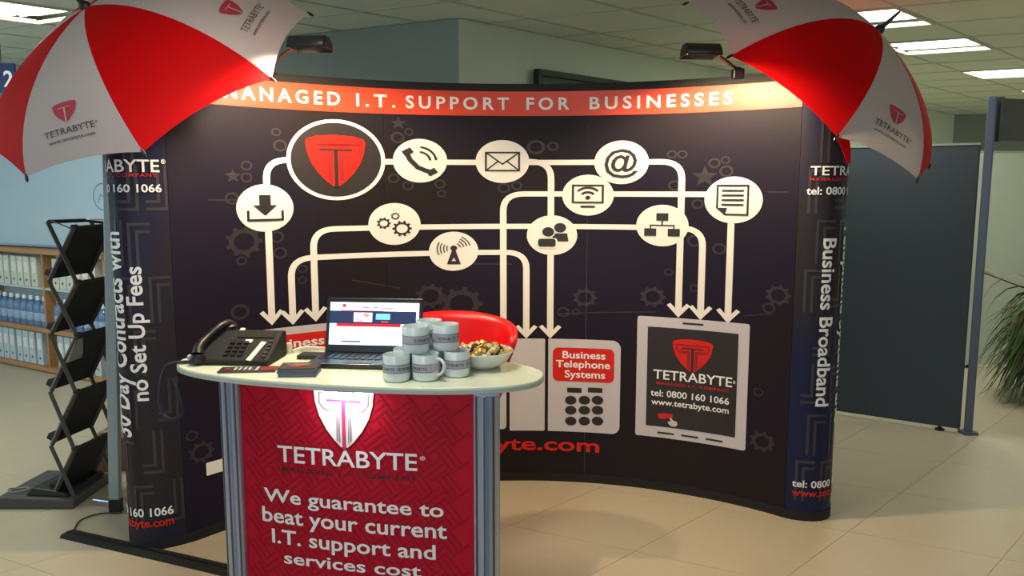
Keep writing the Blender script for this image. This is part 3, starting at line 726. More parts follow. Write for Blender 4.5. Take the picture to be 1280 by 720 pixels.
# ================================================================== COUNTER
CO = Vector((-.577, 2.883)); CA = R(-12.5); CU = Vector((math.cos(CA), math.sin(CA))); CV = Vector((-math.sin(CA), math.cos(CA)))
ctr = thing('promotion_counter', 'oval-topped promotional counter with red printed front panel and aluminium corner posts', 'counter', (CO.x, CO.y, 0), CA)
def sup(a, b, n=2.35, k=72):
    return [(a*math.copysign(abs(math.cos(2*math.pi*i/k))**(2/n), math.cos(2*math.pi*i/k)), b*math.copysign(abs(math.sin(2*math.pi*i/k))**(2/n), math.sin(2*math.pi*i/k))) for i in range(k)]
B().prism(sup(.70, .268), .962, .98).make('countertop', M_counter, ctr, bevel=.003, smooth=True)
B().prism(sup(.702, .270), .958, .972).make('edge_band', M_edge, ctr, smooth=True)
B().prism([(-.40, -.2), (.55, -.2), (.40, .2), (-.26, .2)], .0, .03).make('base_plate', M_edge, ctr)
cpl = []
xl, xr = -.352, .505
for i in range(25):
    u = i/24; cpl.append((xl+(xr-xl)*u, -.195-.022*math.sin(math.pi*u)))
CP_l = Surf(cpl)
q = B(); q.grid(lambda i, j: CP_l(CP_l.L[-1]*i, .03+.93*j), 24, 1); k = len(q.v); q.grid(lambda i, j: CP_l(CP_l.L[-1]*i, .03+.93*j, -.006), 24, 1)
fp = q.make('front_panel', M_redprint, ctr, smooth=True)
def post(x, y, n='corner_post', r=.040):
    prof = []
    for k in range(40):
        a = 2*math.pi*k/40; rr = r*(.86 if k % 8 in (0,) else 1.0); prof.append((x+rr*math.cos(a), y+rr*math.sin(a)))
    p = B().prism(prof, .0, .96).make(n, M_alu, ctr, smooth=False)
    for a in (-2.2, -1.5, -.8):
        B().box((x+(r+.0005)*math.cos(a), y+(r+.0005)*math.sin(a), .48), (.004, .006, .955), a).make('groove', M_alud, p)
    return p
post(-.392, -.19); post(.547, -.19, r=.044); post(-.25, .19, r=.03); post(.38, .19, r=.03)
for (xa, ya, xb, yb) in ((-.392, -.16, -.25, .17), (.547, -.16, .38, .17)):
    a = math.atan2(yb-ya, xb-xa); B().box(((xa+xb)/2, (ya+yb)/2, .5), (math.hypot(xb-xa, yb-ya), .008, .92), a).make('side_panel', M_edge, ctr)
B().box((.065, .12, .5), (.66, .2, .018)).make('shelf', M_counter, ctr)
# the printed surface of the panel, addressed from the room
Mi = Matrix.Rotation(-CA, 2)
def l2w(p): return CO + CU*p[0] + CV*p[1]
CPW = Surf([tuple(l2w(p)) for p in cpl])
def cm(s_, z, l=0): return CP_l(s_, z, l)
CI = CPW.inv
# woven pattern
w_ = Art(cm, (0, 0), 1, 1); cell = .083
Lm = CP_l.L[-1]
import itertools
for i, j in itertools.product(range(-2, 22), range(-14, 14)):
    cxp = (i+j)*cell*.62; cyp = (i-j)*cell*.62*.95
    ang = R(52) if (i % 2 == 0) else R(-38)
    ang = R(38) if (i+j) % 2 == 0 else R(-52)
    cc, ss = math.cos(ang), math.sin(ang)
    for k in (-.021, 0, .021):
        a = (cxp-cc*.040-ss*k, cyp-ss*.040+cc*k); b = (cxp+cc*.040-ss*k, cyp+ss*.040+cc*k)
        if min(a[0], b[0]) < .01 or max(a[0], b[0]) > Lm-.01 or min(a[1], b[1]) < .05 or max(a[1], b[1]) > .95: continue
        w_.line([a, b], .0075, .001)
tag(w_.make('weave_pattern', M_reddark, fp), 'darker red woven line pattern', kind='stuff')
def ctext(tx, xa, xb, ya, yb, yt, m, **k):
    """xa..xb, baseline ya (left) yb (right), cap top yt at the left"""
    s0, z0 = CI(xa, ya); s1, z1 = CI(xb, yb); cap = CI(xa, yt)[1]-z0
    return text('lettering', tx, cm, s0, s1, z0, cap, m, fp, y1=z1, sub=.3, lift=.0035, **k)
ctext('TETRABYTE', 348, 522, 576, 588, 555, M_text, bold=.012); ctext('®', 525, 532, 575, 575, 570, M_text)
ctext('MANAGED I.T. COMPANY', 353, 521, 589, 602, 583, M_inkdark, bold=.012, sp=1.25)
ctext('We guarantee to', 331, 555, 625, 646, 608, M_text, bold=.016)
ctext('beat your current', 329, 559, 650, 673, 631, M_text, bold=.016)
ctext('I.T. support and', 341, 545, 677, 699, 659, M_text, bold=.016)
ctext('services cost', 356, 527, 703, 721, 688, M_text, bold=.016)
s_, z_ = CI(430, 517); shield(cm, (s_, z_), .113, .98, M_inkw, mat('emblem_pink', (190, 50, 96), .5), mat('emblem_grey', (150, 138, 150), .5), fp, .0035)
# lamp under the front lip
ls, lz = CI(432, 492)
lo = cm(ls, .945, .045)
ul = B().box((lo.x, lo.y-.002, .959), (.11, .016, .005)).make('under_counter_lamp', M_alu, ctr)
l = bpy.data.lights.new('lamp_output', 'AREA'); l.shape = 'RECTANGLE'; l.size = .09; l.size_y = .012; l.energy = 1.25; l.color = (1, .93, .97)
o = bpy.data.objects.new('lamp_output', l); COL.objects.link(o); o.parent = ctr; o.location = (lo.x, lo.y-.002, .955); o.rotation_euler = (R(22), 0, 0)

# ================================================================== ON THE COUNTER
ZT = .981
# laptop
hl, hr = at_z(409, 440, .992), at_z(524, 446, .992); hc = (hl+hr)/2; la = R(-6); lw = (hr-hl).length
lt = thing('laptop', 'open black laptop showing a website on its lit screen', 'laptop', (hc.x, hc.y, ZT), la)
M_lap = mat('laptop_black', (20, 22, 26), .3); M_deck = mat('laptop_deck_blue', (24, 58, 96), .3, .3)
B().box((0, -.102, .009), (lw, .207, .018)).make('base', M_lap, lt, bevel=.004)
B().box((0, -.115, .0185), (lw-.02, .17, .001)).make('deck', M_deck, lt)
for r_ in range(5):
    for c_ in range(13):
        B().box((-lw/2+.03+c_*(lw-.06)/12, -.035-r_*.022, .0205), (.019, .017, .003)).make('key', M_lap, lt) if (r_+c_) % 1 == 0 else None
B().box((0, -.175, .0195), (.1, .04, .001)).make('touchpad', M_lap, lt)
lean = R(14); lh = .214
LM = Matrix.Rotation(-lean, 3, 'X')
def lid(x, z, y=0): v = LM @ Vector((x, y, z)); return Vector((v.x, v.y+.002, v.z+.016))
q = B(); q.add([lid(x, z, y) for x in (-lw/2, lw/2) for y in (0, .012) for z in (0, lh)], [(0,1,3,2), (4,6,7,5), (0,4,5,1), (2,3,7,6), (0,2,6,4), (1,5,7,3)])
ld = q.make('lid', M_lap, lt, bevel=.003)
swx, sz0, sz1 = lw/2-.014, .03, lh-.018
def lm(u, v, l): return lid(-swx+2*swx*u, sz0+(sz1-sz0)*v, -.001-l*.6)
def scr(n, rgb, x0, y0, x1, y1, l, e=1.1):
    a = Art(lm, (0, 0), 1, 1, step=.5); a.rect(x0, y0, x1, y1, l, n=1); return a.make(n, mat('screen_%d_%d_%d' % rgb, rgb, .4, emit=e, var=0, spec=.2), ld)
scr('screen', (232, 246, 250), 0, 0, 1, 1, .0005, 1.25); scr('page_header', (250, 244, 250), 0, .81, 1, 1, .001, 1.3)
scr('hero_banner', (40, 52, 84), 0, .50, .97, .80, .0015, .9); scr('red_strip', (196, 34, 54), .08, .43, .8, .50, .0015, .9); scr('red_rule', (190, 50, 70), .12, .795, .6, .81, .002, .9)
scr('page_margin', (200, 236, 244), 0, 0, .1, .5, .001, 1.1)
for x0, y0, x1, y1, c in ((.27, .54, .48, .76, (235, 225, 230)), (.30, .53, .36, .62, (200, 40, 40)), (.38, .66, .44, .74, (205, 60, 50)), (.52, .60, .68, .74, (120, 200, 225)), (.58, .53, .66, .57, (200, 60, 80)), (.14, .06, .36, .10, (100, 110, 125)),
    (.12, .25, .7, .265, (170, 225, 235)), (.12, .32, .35, .335, (170, 225, 235)), (.14, .88, .18, .96, (190, 60, 80)), (.36, .87, .44, .90, (120, 120, 150)), (.48, .87, .54, .90, (140, 130, 160)), (.58, .86, .72, .89, (180, 130, 160)), (.24, .93, .3, .95, (150, 200, 215))):
    scr('page_block', c, x0, y0, x1, y1, .003, .9)

# desk telephone
pc = Vector((-1.05, 3.005, 0)); pa = R(-4)
ph = thing('desk_telephone', 'black desk telephone with handset and keypad at the left end of the counter', 'telephone', (pc.x, pc.y, ZT), pa)
ph.scale = (.94, 1, .86)
q = B()
vs = []
for x in (-.135, .17):
    vs += [(x, -.11, 0), (x, .10, 0), (x, .10, .112), (x, .06, .118), (x, -.11, .022)]
q.add(vs, [(0,1,2,3,4), (5,9,8,7,6), (0,5,6,1), (1,6,7,2), (2,7,8,3), (3,8,9,4), (4,9,5,0)]); q.make('body', M_blackmatte, ph, bevel=.008)
sl = math.atan2(.096, .17); sM = Matrix.Rotation(sl, 3, 'X')
def face(x, t, lift): # t from 0 front to 1 back on the sloped face
    return Vector((x, -.11+.17*t, .022+.096*t)) + sM @ Vector((0, 0, lift))
q = B(); q.box(face(.07, .86, .002), (.15, .045, .006), M=sM); q.make('display', mat('lcd_grey', (52, 56, 50), .2), ph)
for r_ in range(4):
    for c_ in range(3):
        B().box(face(-.01+.028*c_, .18+.13*r_, .003), (.02, .016, .006), M=sM).make('key', M_black, ph)
for r_ in range(5): B().box(face(.145, .14+.12*r_, .003), (.016, .012, .006), M=sM).make('key', M_dgrey, ph)
M_paper = mat('paper_label', (222, 220, 206), .6)
B().box(face(.105, .3, .003), (.022, .12, .004), M=sM @ Matrix.Rotation(-.2, 3, 'Z')).make('paper_label', M_paper, ph)
B().box(face(.052, .62, .003), (.03, .02, .004), M=sM).make('badge', M_paper, ph)
B().box(face(.0, 1.0, .004), (.02, .014, .008), M=sM).make('badge', M_paper, ph)
hs = smooth_path([(-.115, -.10, .045), (-.12, -.075, .075), (-.11, -.02, .105), (-.09, .03, .135), (-.075, .075, .145), (-.065, .10, .13)], 5)
n_ = len(hs); rs = [.024-.008*math.sin(math.pi*i/(n_-1)) for i in range(n_)]
hq = B().tube(hs, rs, 14); hs_o = hq.make('handset', M_black, ph, smooth=True)
q = B(); q.lathe([(0, .0), (.030, .0), (.032, .02), (.024, .035), (0, .04)], (-.115, -.10, .012), 16); q.lathe([(0, .0), (.03, .0), (.032, .02), (.02, .03), (0, .035)], (-.07, .088, .112), 16); q.make('handset_cup', M_black, hs_o, smooth=True)
# curly lead hanging over the left edge
ce_ = [(-1.15, 2.96, .99), (-1.21, 2.93, .988), (-1.268, 2.905, .985), (-1.292, 2.893, .95), (-1.305, 2.885, .86), (-1.29, 2.88, .80), (-1.25, 2.872, .785), (-1.215, 2.87, .81), (-1.225, 2.872, .88), (-1.25, 2.885, .935)]
tag(B().tube(smooth_path(ce_, 8), .0065, 8).make('telephone_cable', mat('cable_navy', (20, 24, 44), .6), smooth=True), 'dark cable looping down over the left end of the counter', 'cable')
q = B().box((0, 0, .008), (.05, .03, .016)); o = q.make('cable_plug', mat('plug_grey', (170, 176, 170), .5), bevel=.004, loc=(-1.195, 2.955, ZT+.012), rz=.2); tag(o, 'small pale connector lying by the telephone at the left tip of the counter', 'connector')

# leaflets and cards
def stack(name, label, px, n, w, d, rz, th, topm, sidem, group=None):
    p = at_z(*px, ZT); t = thing(name, label, 'leaflets', (p.x, p.y, ZT), rz, group)
    for k in range(n):
        B().box((random.uniform(-.003, .003), random.uniform(-.003, .003), th*(k+.5)), (w, d, th*.9), random.uniform(-.03, .03)).make('leaflet', topm if k == n-1 else sidem, t)
    return t
M_leaf = mat('leaflet_dark', (58, 46, 50), .35); M_leafside = mat('leaflet_side', (86, 90, 108), .5); M_leafred = mat('leaflet_red', (150, 30, 34), .4); M_leafw = mat('leaflet_white', (196, 196, 190), .4)
s1 = stack('leaflet', 'dark leaflet with red end and white lettering lying in front of the telephone', (311, 463), 2, .20, .075, .10, .003, M_leaf, M_leafside)
def top_art(t, items, z):
    for m, x0, y0, x1, y1 in items: Art(lambda u, v, l: Vector((u, v, z+l)), (0, 0), 1, 1, .5).rect(x0, y0, x1, y1, .0008, n=1).make('print', m, t)
top_art(s1, [(M_leafred, .045, -.03, .098, .03), (M_leafw, .026, -.03, .036, .03), (M_inkred, -.082, -.006, -.066, .008)] + [(M_leafw, -.05+.017*k, -.022, -.042+.017*k, .024) for k in range(4)], .0065)
s2 = stack('card_stack', 'low stack of dark business cards between telephone and laptop, nearest the counter edge', (374, 467), 7, .130, .100, .05, .0042, M_leaf, M_leafside)
top_art(s2, [(M_inkred, -.03, -.01, .03, .004), (M_leafw, -.045, .012, .04, .018), (M_leafw, -.03, -.02, .01, -.016)], .0305)
s3 = stack('card_stack', 'dark flat card holder behind the business cards beside the laptop', (392, 447), 3, .11, .07, -.1, .005, M_black, M_black)
p = at_z(388, 441, ZT)
o = B().tube(smooth_path([(-.07, 0, .012), (-.03, .018, .02), (.02, -.01, .026), (.06, .01, .018), (.03, .028, .014), (-.05, .024, .012)], 6), .007, 8).make('charging_cable', mat('cable_white', (214, 210, 190), .5), smooth=True, loc=(p.x, p.y, ZT-.004)); tag(o, 'white cable coiled on the card holder left of the laptop', 'cable')
p = at_z(361, 441, ZT); o = B().lathe([(0, 0), (.014, 0), (.015, .03), (.011, .04), (0, .042)], n=16).make('cream_pot', mat('cap_cream', (214, 208, 180), .5), smooth=True, loc=(p.x, p.y, ZT)); tag(o, 'small cream pot between telephone and laptop', 'pot')

# mugs
MR, MH = .0465, .090
def mug_first(label):
    t = thing('mug', label, 'mug', group='stacked pale mugs')
    prof = [(0, .004), (MR*.8, .004), (MR*.86, 0), (MR*.97, .005), (MR, .014), (MR, MH-.003), (MR*.975, MH), (MR*.93, MH-.003), (MR*.92, .014), (MR*.8, .010), (0, .010)]
    B().lathe(prof, n=32).make('body', M_mug, t, smooth=True)
    B().lathe([(MR+.0006, .031), (MR+.0008, .032), (MR+.0008, .060), (MR+.0006, .061)], n=32).make('band', M_mugband, t, smooth=True)
    q = B(); q.tube(smooth_path([(MR-.004, 0, .074), (MR+.016, 0, .075), (MR+.030, 0, .060), (MR+.028, 0, .040), (MR+.014, 0, .024), (MR-.004, 0, .020)], 4), .0055, 8); q.make('handle', M_mug, t, smooth=True)
    cyl = lambda u, v, l: Vector(((MR+.0012+l)*math.cos(u), (MR+.0012+l)*math.sin(u), v))
    for a0 in (140, -130): text('lettering', 'TETRABYTE', cyl, R(a0), R(a0+80), .0405, .010, M_leaf, t, lift=.0004, sub=.3)
    a = Art(cyl, (0, 0), 1, 1, .1); a.line([(R(25), .0325), (R(335), .0325)], .0018, .0003, sub=.1); a.line([(R(25), .0595), (R(335), .0595)], .0018, .0003, sub=.1); a.make('stripe', M_leafside, t)
    return t
b0 = [at_z(496, 479, .98), at_z(532.5, 478, .98), at_z(571, 473, .98)]
low = [(p.x*(1+MR/p.y), p.y+MR*.96) for p in b0]
mugs = [(low[0], 0, R(50), 'pale mug at the bottom left of the mug pyramid, nearest the laptop'), (low[1], 0, R(-30), 'pale mug in the middle of the bottom row with its handle to the right'),
        (low[2], 0, R(85), 'pale mug at the bottom right of the mug pyramid, touching the sweet bowl side'), ((low[0][0]+.022, low[0][1]+.098), 0, R(120), 'pale mug behind the bottom left mug, under the upper tier'),
        ((low[1][0]+.020, low[1][1]+.108), 0, R(80), 'pale mug behind the bottom middle mug, under the rearmost upper mug'),
        (None, 1, R(125), 'pale mug on the upper tier at the left, in front of the laptop screen'), (None, 1, R(98), 'pale mug on the upper tier at the right, in front of the red chair'), (None, 2, R(100), 'pale mug at the back of the upper tier, only its rim showing')]
up = [at_z(520, 443, .98+MH), at_z(557.5, 440, .98+MH), None]
first = None
for i, (xy, lev, rz, lab) in enumerate(mugs):
    if xy is None:
        k = i-5
        xy = (up[k].x*(1+MR/up[k].y), up[k].y+MR*.96) if k < 2 else (low[1][0]-.002, low[1][1]+.150)
    if first is None: o = first = mug_first(lab)
    else: o = dup(first)
    o.location = (xy[0], xy[1], ZT+(MH+.0005 if lev else 0)); o.rotation_euler.z = rz; o['label'] = lab
    if i != 1: pass
# fix the wording so that it faces out: the lettering sits between -150 and -70 degrees of an unturned mug; only handles turn a little
# bowl of sweets
pb = at_z(603, 465, .98); bc = (pb.x*(1+.05/pb.y)+.002, pb.y+.075)
bw = tag(thing('bowl', 'white shallow bowl of sweets at the right end of the counter', 'bowl', (bc[0], bc[1], ZT)))
prof = [(0, .006), (.045, .006), (.048, 0), (.055, .004), (.085, .022), (.112, .062), (.110, .065), (.106, .062), (.082, .027), (.05, .012), (0, .011)]
B().lathe(prof, n=40).make('bowl_body', mat('bowl_white', (214, 218, 214), .25, coat=.3), bw, smooth=True)
bw2 = [c for c in bw.children][0]
SW = {'gold': mat('sweet_gold', (206, 168, 84), .3, .2, var=.15), 'brown': mat('sweet_brown', (70, 34, 24), .3), 'cream': mat('sweet_cream', (214, 196, 140), .35), 'red': mat('sweet_red', (176, 50, 30), .3)}
kinds = ['gold', 'brown', 'cream', 'gold', 'brown', 'cream', 'gold', 'brown', 'red']
proto = {}; cnt = 0
def sweet_mesh(kind):
    q = B(); q.lathe([(0, -.011), (.010, -.009), (.0155, 0), (.010, .009), (0, .011)], n=10)
    q.lathe([(.002, 0), (.009, .005), (.008, -.005)], (.018, 0, 0), 6, Matrix.Rotation(R(90), 3, 'Y')); q.lathe([(.002, 0), (.009, .005), (.008, -.005)], (-.018, 0, 0), 6, Matrix.Rotation(R(90), 3, 'Y'))
    return q
pos = []
for lev, (rad, z, n) in enumerate(((.086, .056, 13), (.055, .062, 9), (.022, .070, 4), (.060, .071, 8), (.028, .080, 5), (0, .088, 1))):
    for k in range(n):
        a = 2*math.pi*k/n+lev*.5; pos.append((rad*math.cos(a), rad*math.sin(a), z))
for i, (x, y, z) in enumerate(pos):
    kd = kinds[i*5 % 9]
    if kd not in proto: o = sweet_mesh(kd).make('wrapped_sweet', SW[kd], smooth=True); proto[kd] = o
    else: o = proto[kd].copy(); COL.objects.link(o)
    o.location = (bc[0]+x+random.uniform(-.003, .003), bc[1]+y, ZT+z+random.uniform(-.002, .002)); o.rotation_euler = (random.uniform(-.5, .5), random.uniform(-.5, .5), random.uniform(0, 3))
    tag(o, {'gold': 'gold wrapped sweet in the white bowl', 'brown': 'dark brown wrapped sweet in the white bowl', 'cream': 'cream wrapped sweet in the white bowl', 'red': 'red wrapped sweet in the white bowl'}[kd], 'sweet', {'gold': 'gold sweets in the bowl', 'brown': 'brown sweets in the bowl', 'cream': 'cream sweets in the bowl', 'red': 'red sweets in the bowl'}[kd])

# ================================================================== RED CHAIR
ch = thing('bar_chair', 'red curved tub chair on a chrome stem behind the counter', 'chair', (-.27, 3.44, 0), R(8))
def shell(i, j):
    a = R(-20)+R(220)*i                       # from right arm round the back to the left arm
    prof_h = .22 + .10*math.sin(math.pi*i)**.6
    r = .195+.085*j; x = math.cos(a)*r*1.02; y = math.sin(a)*r*.82
    return Vector((x, y, .745+prof_h*j))
q = B().grid(shell, 36, 8); q.make('backrest', M_chair, ch, smooth=True, solid=.028)
B().lathe([(0, .70), (.16, .70), (.225, .725), (.24, .76), (.2, .785), (0, .78)], n=32).make('seat', M_chair, ch, smooth=True)
B().lathe([(0, .70), (.028, .70), (.028, .02), (.2, .012), (.205, 0), (0, 0)], n=32).make('pedestal', M_chrome, ch, smooth=True)
B().tube([(.15*math.cos(k*.35), .15*math.sin(k*.35), .28) for k in range(19)], .009, 8).make('footrest', M_chrome, ch, smooth=True)

# ================================================================== BROCHURE STAND
SX, SY = 0, 3.97
bs = thing('brochure_stand', 'black zigzag folding brochure stand with five mesh trays, left of the banner', 'brochure stand', (-2.3, SY, 0))
def bw_(px, py, y=SY): v = at_y(px, py, y); return Vector((v.x+2.3, y-SY, v.z))
WD = Vector((.045, .29, 0))   # depth of the stand
lev = [(61, 277, 93, 283), (62, 350, 97, 352), (64, 418, 97, 418), (64, 489, 96, 489), (65, 556, 94, 560), (68, 618, 95, 622)]
M_mesh = mat('tray_mesh_black', (22, 21, 22), .7, bump=.5, scale=30); M_strip = mat('stand_strip_grey', (88, 84, 80), .45, .4)
for k in range(5):
    l0 = bw_(*lev[k][:2]); r0 = bw_(*lev[k][2:]); l1 = bw_(*lev[k+1][:2]); r1 = bw_(*lev[k+1][2:])
    for side in (0, 1):
        o_ = WD*side
        bs_s = B(); d = (r0-l1); bs_s.tube([l1+o_, r0+o_], .012, 4); bs_s.make('lattice_strip', M_strip, bs)
        bs_s = B(); bs_s.tube([l0+o_+Vector((0, -.012+.024*side, 0)), r1+o_+Vector((0, -.012+.024*side, 0))], .012, 4); bs_s.make('lattice_strip', M_strip, bs)
        B().tube([r0+o_+Vector((0, -.02, 0)), r0+o_+Vector((0, .02, 0))], .010, 10).make('pivot', M_black, bs)
    # tray between the two sides
    a, b = l1, r0; up = (b-a); ulen = up.length; un = up.normalized(); w = WD.normalized(); nrm = un.cross(w).normalized()
    if nrm.x > 0: nrm = -nrm      # pocket side faces left / up
    q = B(); base = a+WD*.04; 
    def tr(u, v, n_): return a + WD*(.05+.9*v) + up*(.02+.96*u) + nrm*n_
    vs = [tr(u, v, n_) for u in (0, 1) for v in (0, 1) for n_ in (0, .008)]
    tray = q.add(vs, [(0,1,3,2), (4,6,7,5), (0,4,5,1), (2,3,7,6), (0,2,6,4), (1,5,7,3)]).make('tray', M_mesh, bs)
    q = B(); vs = [tr(u, v, n_) for u in (0, .10) for v in (0, 1) for n_ in (.008, .05)]; q.add(vs, [(0,1,3,2), (4,6,7,5), (0,4,5,1), (2,3,7,6), (0,2,6,4), (1,5,7,3)]); q.make('tray_lip', M_mesh, tray)
    q = B()
    for v in (0, 1): q.tube([tr(0, v, .004), tr(1, v, .004)], .006, 6)
    q.tube([tr(1, 0, .004), tr(1, 1, .004)], .006, 6); q.make('tray_rim', M_black, tray)
l0 = bw_(*lev[0][:2]); r0 = bw_(*lev[0][2:])
B().tube([l0, l0+WD*.9+Vector((.0, 0, -.005))], .010, 8).make('top_bar', M_black, bs); B().tube([l0+WD*.9+Vector((0, 0, -.005)), r0+WD], .008, 8).make('top_bar', M_black, bs)
B().tube(smooth_path([l0+Vector((0, 0, .004)), l0.lerp(r0, .5)+Vector((0, -.01, .0)), r0+Vector((0, 0, -.02))], 5), .003, 6).make('wire', M_black, bs)
B().tube(smooth_path([l0+WD, l0.lerp(r0, .6)+WD+Vector((.03, 0, .01)), r0+WD+Vector((.05, 0, -.02))], 5), .003, 6).make('wire', M_black, bs)
# base
q = B(); q.add([(-.33, -.06, 0), (.06, -.06, 0), (.06, .34, 0), (-.30, .34, 0), (-.33, -.06, .065), (.06, -.06, .05), (.06, .34, .05), (-.30, .34, .065)], [(0,1,2,3), (4,5,6,7), (0,1,5,4), (1,2,6,5), (2,3,7,6), (3,0,4,7)])
q.make('base', mat('stand_base_grey', (70, 68, 66), .5), bs, bevel=.008)
q = B(); q.add([(-.2, -.03, .062), (.02, -.03, .055), (.04, .31, .055), (-.14, .31, .062), (-.17, -.02, .10), (.0, -.02, .072), (.02, .30, .072), (-.12, .30, .10)], [(0,1,2,3), (4,5,6,7), (0,1,5,4), (1,2,6,5), (2,3,7,6), (3,0,4,7)])
q.make('base_tray', M_black, bs, bevel=.004)
B().tube([(-.27+.05*math.cos(k*.4), .03+.03*math.sin(k*.4), .07+.004*math.sin(k)) for k in range(17)], .004, 6).make('carry_strap', mat('strap_grey', (130, 130, 126), .6), bs)

# whitish brochure in one tray
pA, pB = bw_(82, 452), bw_(92, 425)
q = B(); u_ = pB-pA; q.add([v+Vector((-2.3, SY, 0)) for v in (pA+Vector((0, -.006, 0)), pA+Vector((0, -.006, 0))+Vector((.016, 0, -.004)), pB+Vector((.016, -.006, 0)), pB+Vector((0, -.006, 0)), pA+Vector((0, .12, 0)), pA+Vector((.016, .12, -.004)), pB+Vector((.016, .12, 0)), pB+Vector((0, .12, 0)))], [(0,1,2,3), (4,5,6,7), (0,1,5,4), (1,2,6,5), (2,3,7,6), (3,0,4,7)])
tag(q.make('brochure', mat('brochure_grey', (150, 146, 140), .5)), 'pale brochure standing in the third tray of the black brochure stand', 'brochure')

# cardboard box and cable cover, wire
p = at_z(140, 592, 0)
t = thing('cardboard_box', 'brown cardboard box on the floor behind the brochure stand', 'box', (p.x, p.y+.15, 0), .1)
B().box((0, 0, .1), (.26, .24, .2)).make('carton', mat('cardboard', (128, 88, 52), .8), t, bevel=.003); B().box((0, 0, .203), (.264, .05, .003)).make('tape', mat('tape_tan', (150, 118, 80), .4), t)
pa_, pb_ = at_z(83, 669, 0), at_z(300, 719, 0); d = (pb_-pa_); L_ = d.length
t = thing('floor_strip', 'flat black strip lying on the floor in front of the left end of the banner', 'cable cover', ((pa_.x+pb_.x)/2, (pa_.y+pb_.y)/2+.01, 0), math.atan2(d.y, d.x))
B().add([(x, y, z) for x in (-L_/2, L_/2) for y, z in ((-.045, 0), (-.03, .014), (.03, .014), (.045, 0))], [(0,1,2,3), (4,7,6,5), (0,4,5,1), (1,5,6,2), (2,6,7,3), (3,7,4,0)]).make('cover', M_rubber, t)
B().box((0, 0, .0152), (L_, .012, .002)).make('ridge', M_black, t)
tag(B().tube(smooth_path([at_z(93, 662, .006), at_z(101, 650, .006), at_z(125, 642, .006), at_z(152, 641, .006)], 6), .004, 6).make('power_cable', mat('cable_dark', (60, 56, 50), .6), smooth=True), 'thin dark cable on the floor between the black strip and the banner end', 'cable')

# ================================================================== RIGHT: PARTITIONS AND PLANT
def upright_panel(name, label, a, b, z1, th, m, cat='partition', z0=.03):
    a, b = Vector(a), Vector(b); d = b-a; L_ = d.length; t = thing(name, label, cat, (a.x, a.y, 0), math.atan2(d.y, d.x))
    B().box((L_/2, 0, (z0+z1)/2), (L_, th, z1-z0)).make('fabric_panel', m, t, bevel=.006)
    B().box((L_/2, 0, z1+.006), (L_, th+.006, .014)).make('top_rail', mat('rail_pale', (150, 156, 146), .5), t)
    for x in (.12, L_-.12): B().lathe([(0, 0), (.03, 0), (.03, .012), (.012, .016), (.012, z0+.01)], (x, 0, 0), 14).make('foot', M_black, t)
    return t
pR = at_z(1206, 542, 0); pL = at_z(1046, 518, 0); pd = (pL-pR).normalized()
upright_panel('partition', 'tall dark grey fabric partition screen standing behind the right end of the banner', (pR.x+pd.x*.03, pR.y+pd.y*.03), (pR.x+pd.x*1.5, pR.y+pd.y*1.5), 1.90, .04, M_part)
t = thing('partition_post', 'slim blue-grey upright post at the right edge of the dark grey partition', 'post', (pR.x+.02, pR.y, 0))
B().box((0, 0, 1.1), (.05, .05, 2.2), math.atan2(pd.y, pd.x)).make('upright', M_partpost, t, bevel=.006); B().box((0, 0, .01), (.09, .09, .02)).make('post_foot', M_partpost, t)
fd = Vector((.93, .37)).normalized()
t = thing('fascia_board', 'dark grey fascia board fixed to the top of the slim post at the right edge', 'fascia', (pR.x+.05, pR.y+.02, 1.93), math.atan2(fd.y, fd.x))
B().box((.62, 0, .13), (1.2, .03, .265)).make('board', mat('fascia_grey', (88, 90, 92), .8), t); B().box((.035, 0, .13), (.03, .05, .28)).make('bracket', M_black, t)
pq = at_z(1236, 460, 0)
upright_panel('partition', 'pale green-grey partition screen at the far right behind the plant', (pq.x-.3, pq.y+.02), (pq.x+1.9, pq.y+.1), 1.93, .05, M_partpale)

pl = thing('potted_plant', 'bushy green plant with long drooping grassy leaves at the right edge', 'plant', (4.22, 5.95, 0))
B().lathe([(0, 0), (.13, 0), (.17, .34), (.18, .36), (.165, .36), (.155, .32), (0, .32)], n=28).make('pot', mat('pot_dark', (60, 60, 58), .5), pl, smooth=True)
B().lathe([(0, .325), (.155, .325)], n=20).make('soil', mat('soil', (44, 34, 26), .95), pl)
B().tube(smooth_path([(0, 0, .32), (.01, .01, .55), (0, 0, .74)], 5), .018, 8).make('stem', mat('stem_brown', (86, 62, 40), .8), pl)
random.seed(11)
def leaves(n, m, nm, zspan, red=0):
    q = B()
    for k in range(n):
        a = random.uniform(0, 2*math.pi) if k % 2 else random.gauss(math.pi*1.05, .6); L_ = random.uniform(.35, .80); rise = random.uniform(-.02, .28); z0 = random.uniform(*zspan); w = random.uniform(.008, .018)
        out = L_*random.uniform(.65, 1.0); drop = random.uniform(.28, .80)
        c, s_ = math.cos(a), math.sin(a); pts = []
        for i in range(7):
            t_ = i/6; r_ = out*(t_**.85)*(1-.15*t_); z = z0+rise*math.sin(min(t_*2.2, math.pi))*1.0 - drop*t_**2*.75
            pts.append(Vector((c*r_+random.uniform(-.01, .01), s_*r_+random.uniform(-.01, .01), max(z, .02))))
        sd = Vector((-s_, c, random.uniform(-.6, .6))).normalized(); vs = []
        for i, p in enumerate(pts):
            ww = w*math.sin(math.pi*(.12+.86*i/6)); vs += [p-sd*ww, p+sd*ww]
        q.add(vs, [(2*i, 2*i+1, 2*i+3, 2*i+2) for i in range(6)])
    return tag(q.make(nm, m, pl), kind='stuff')
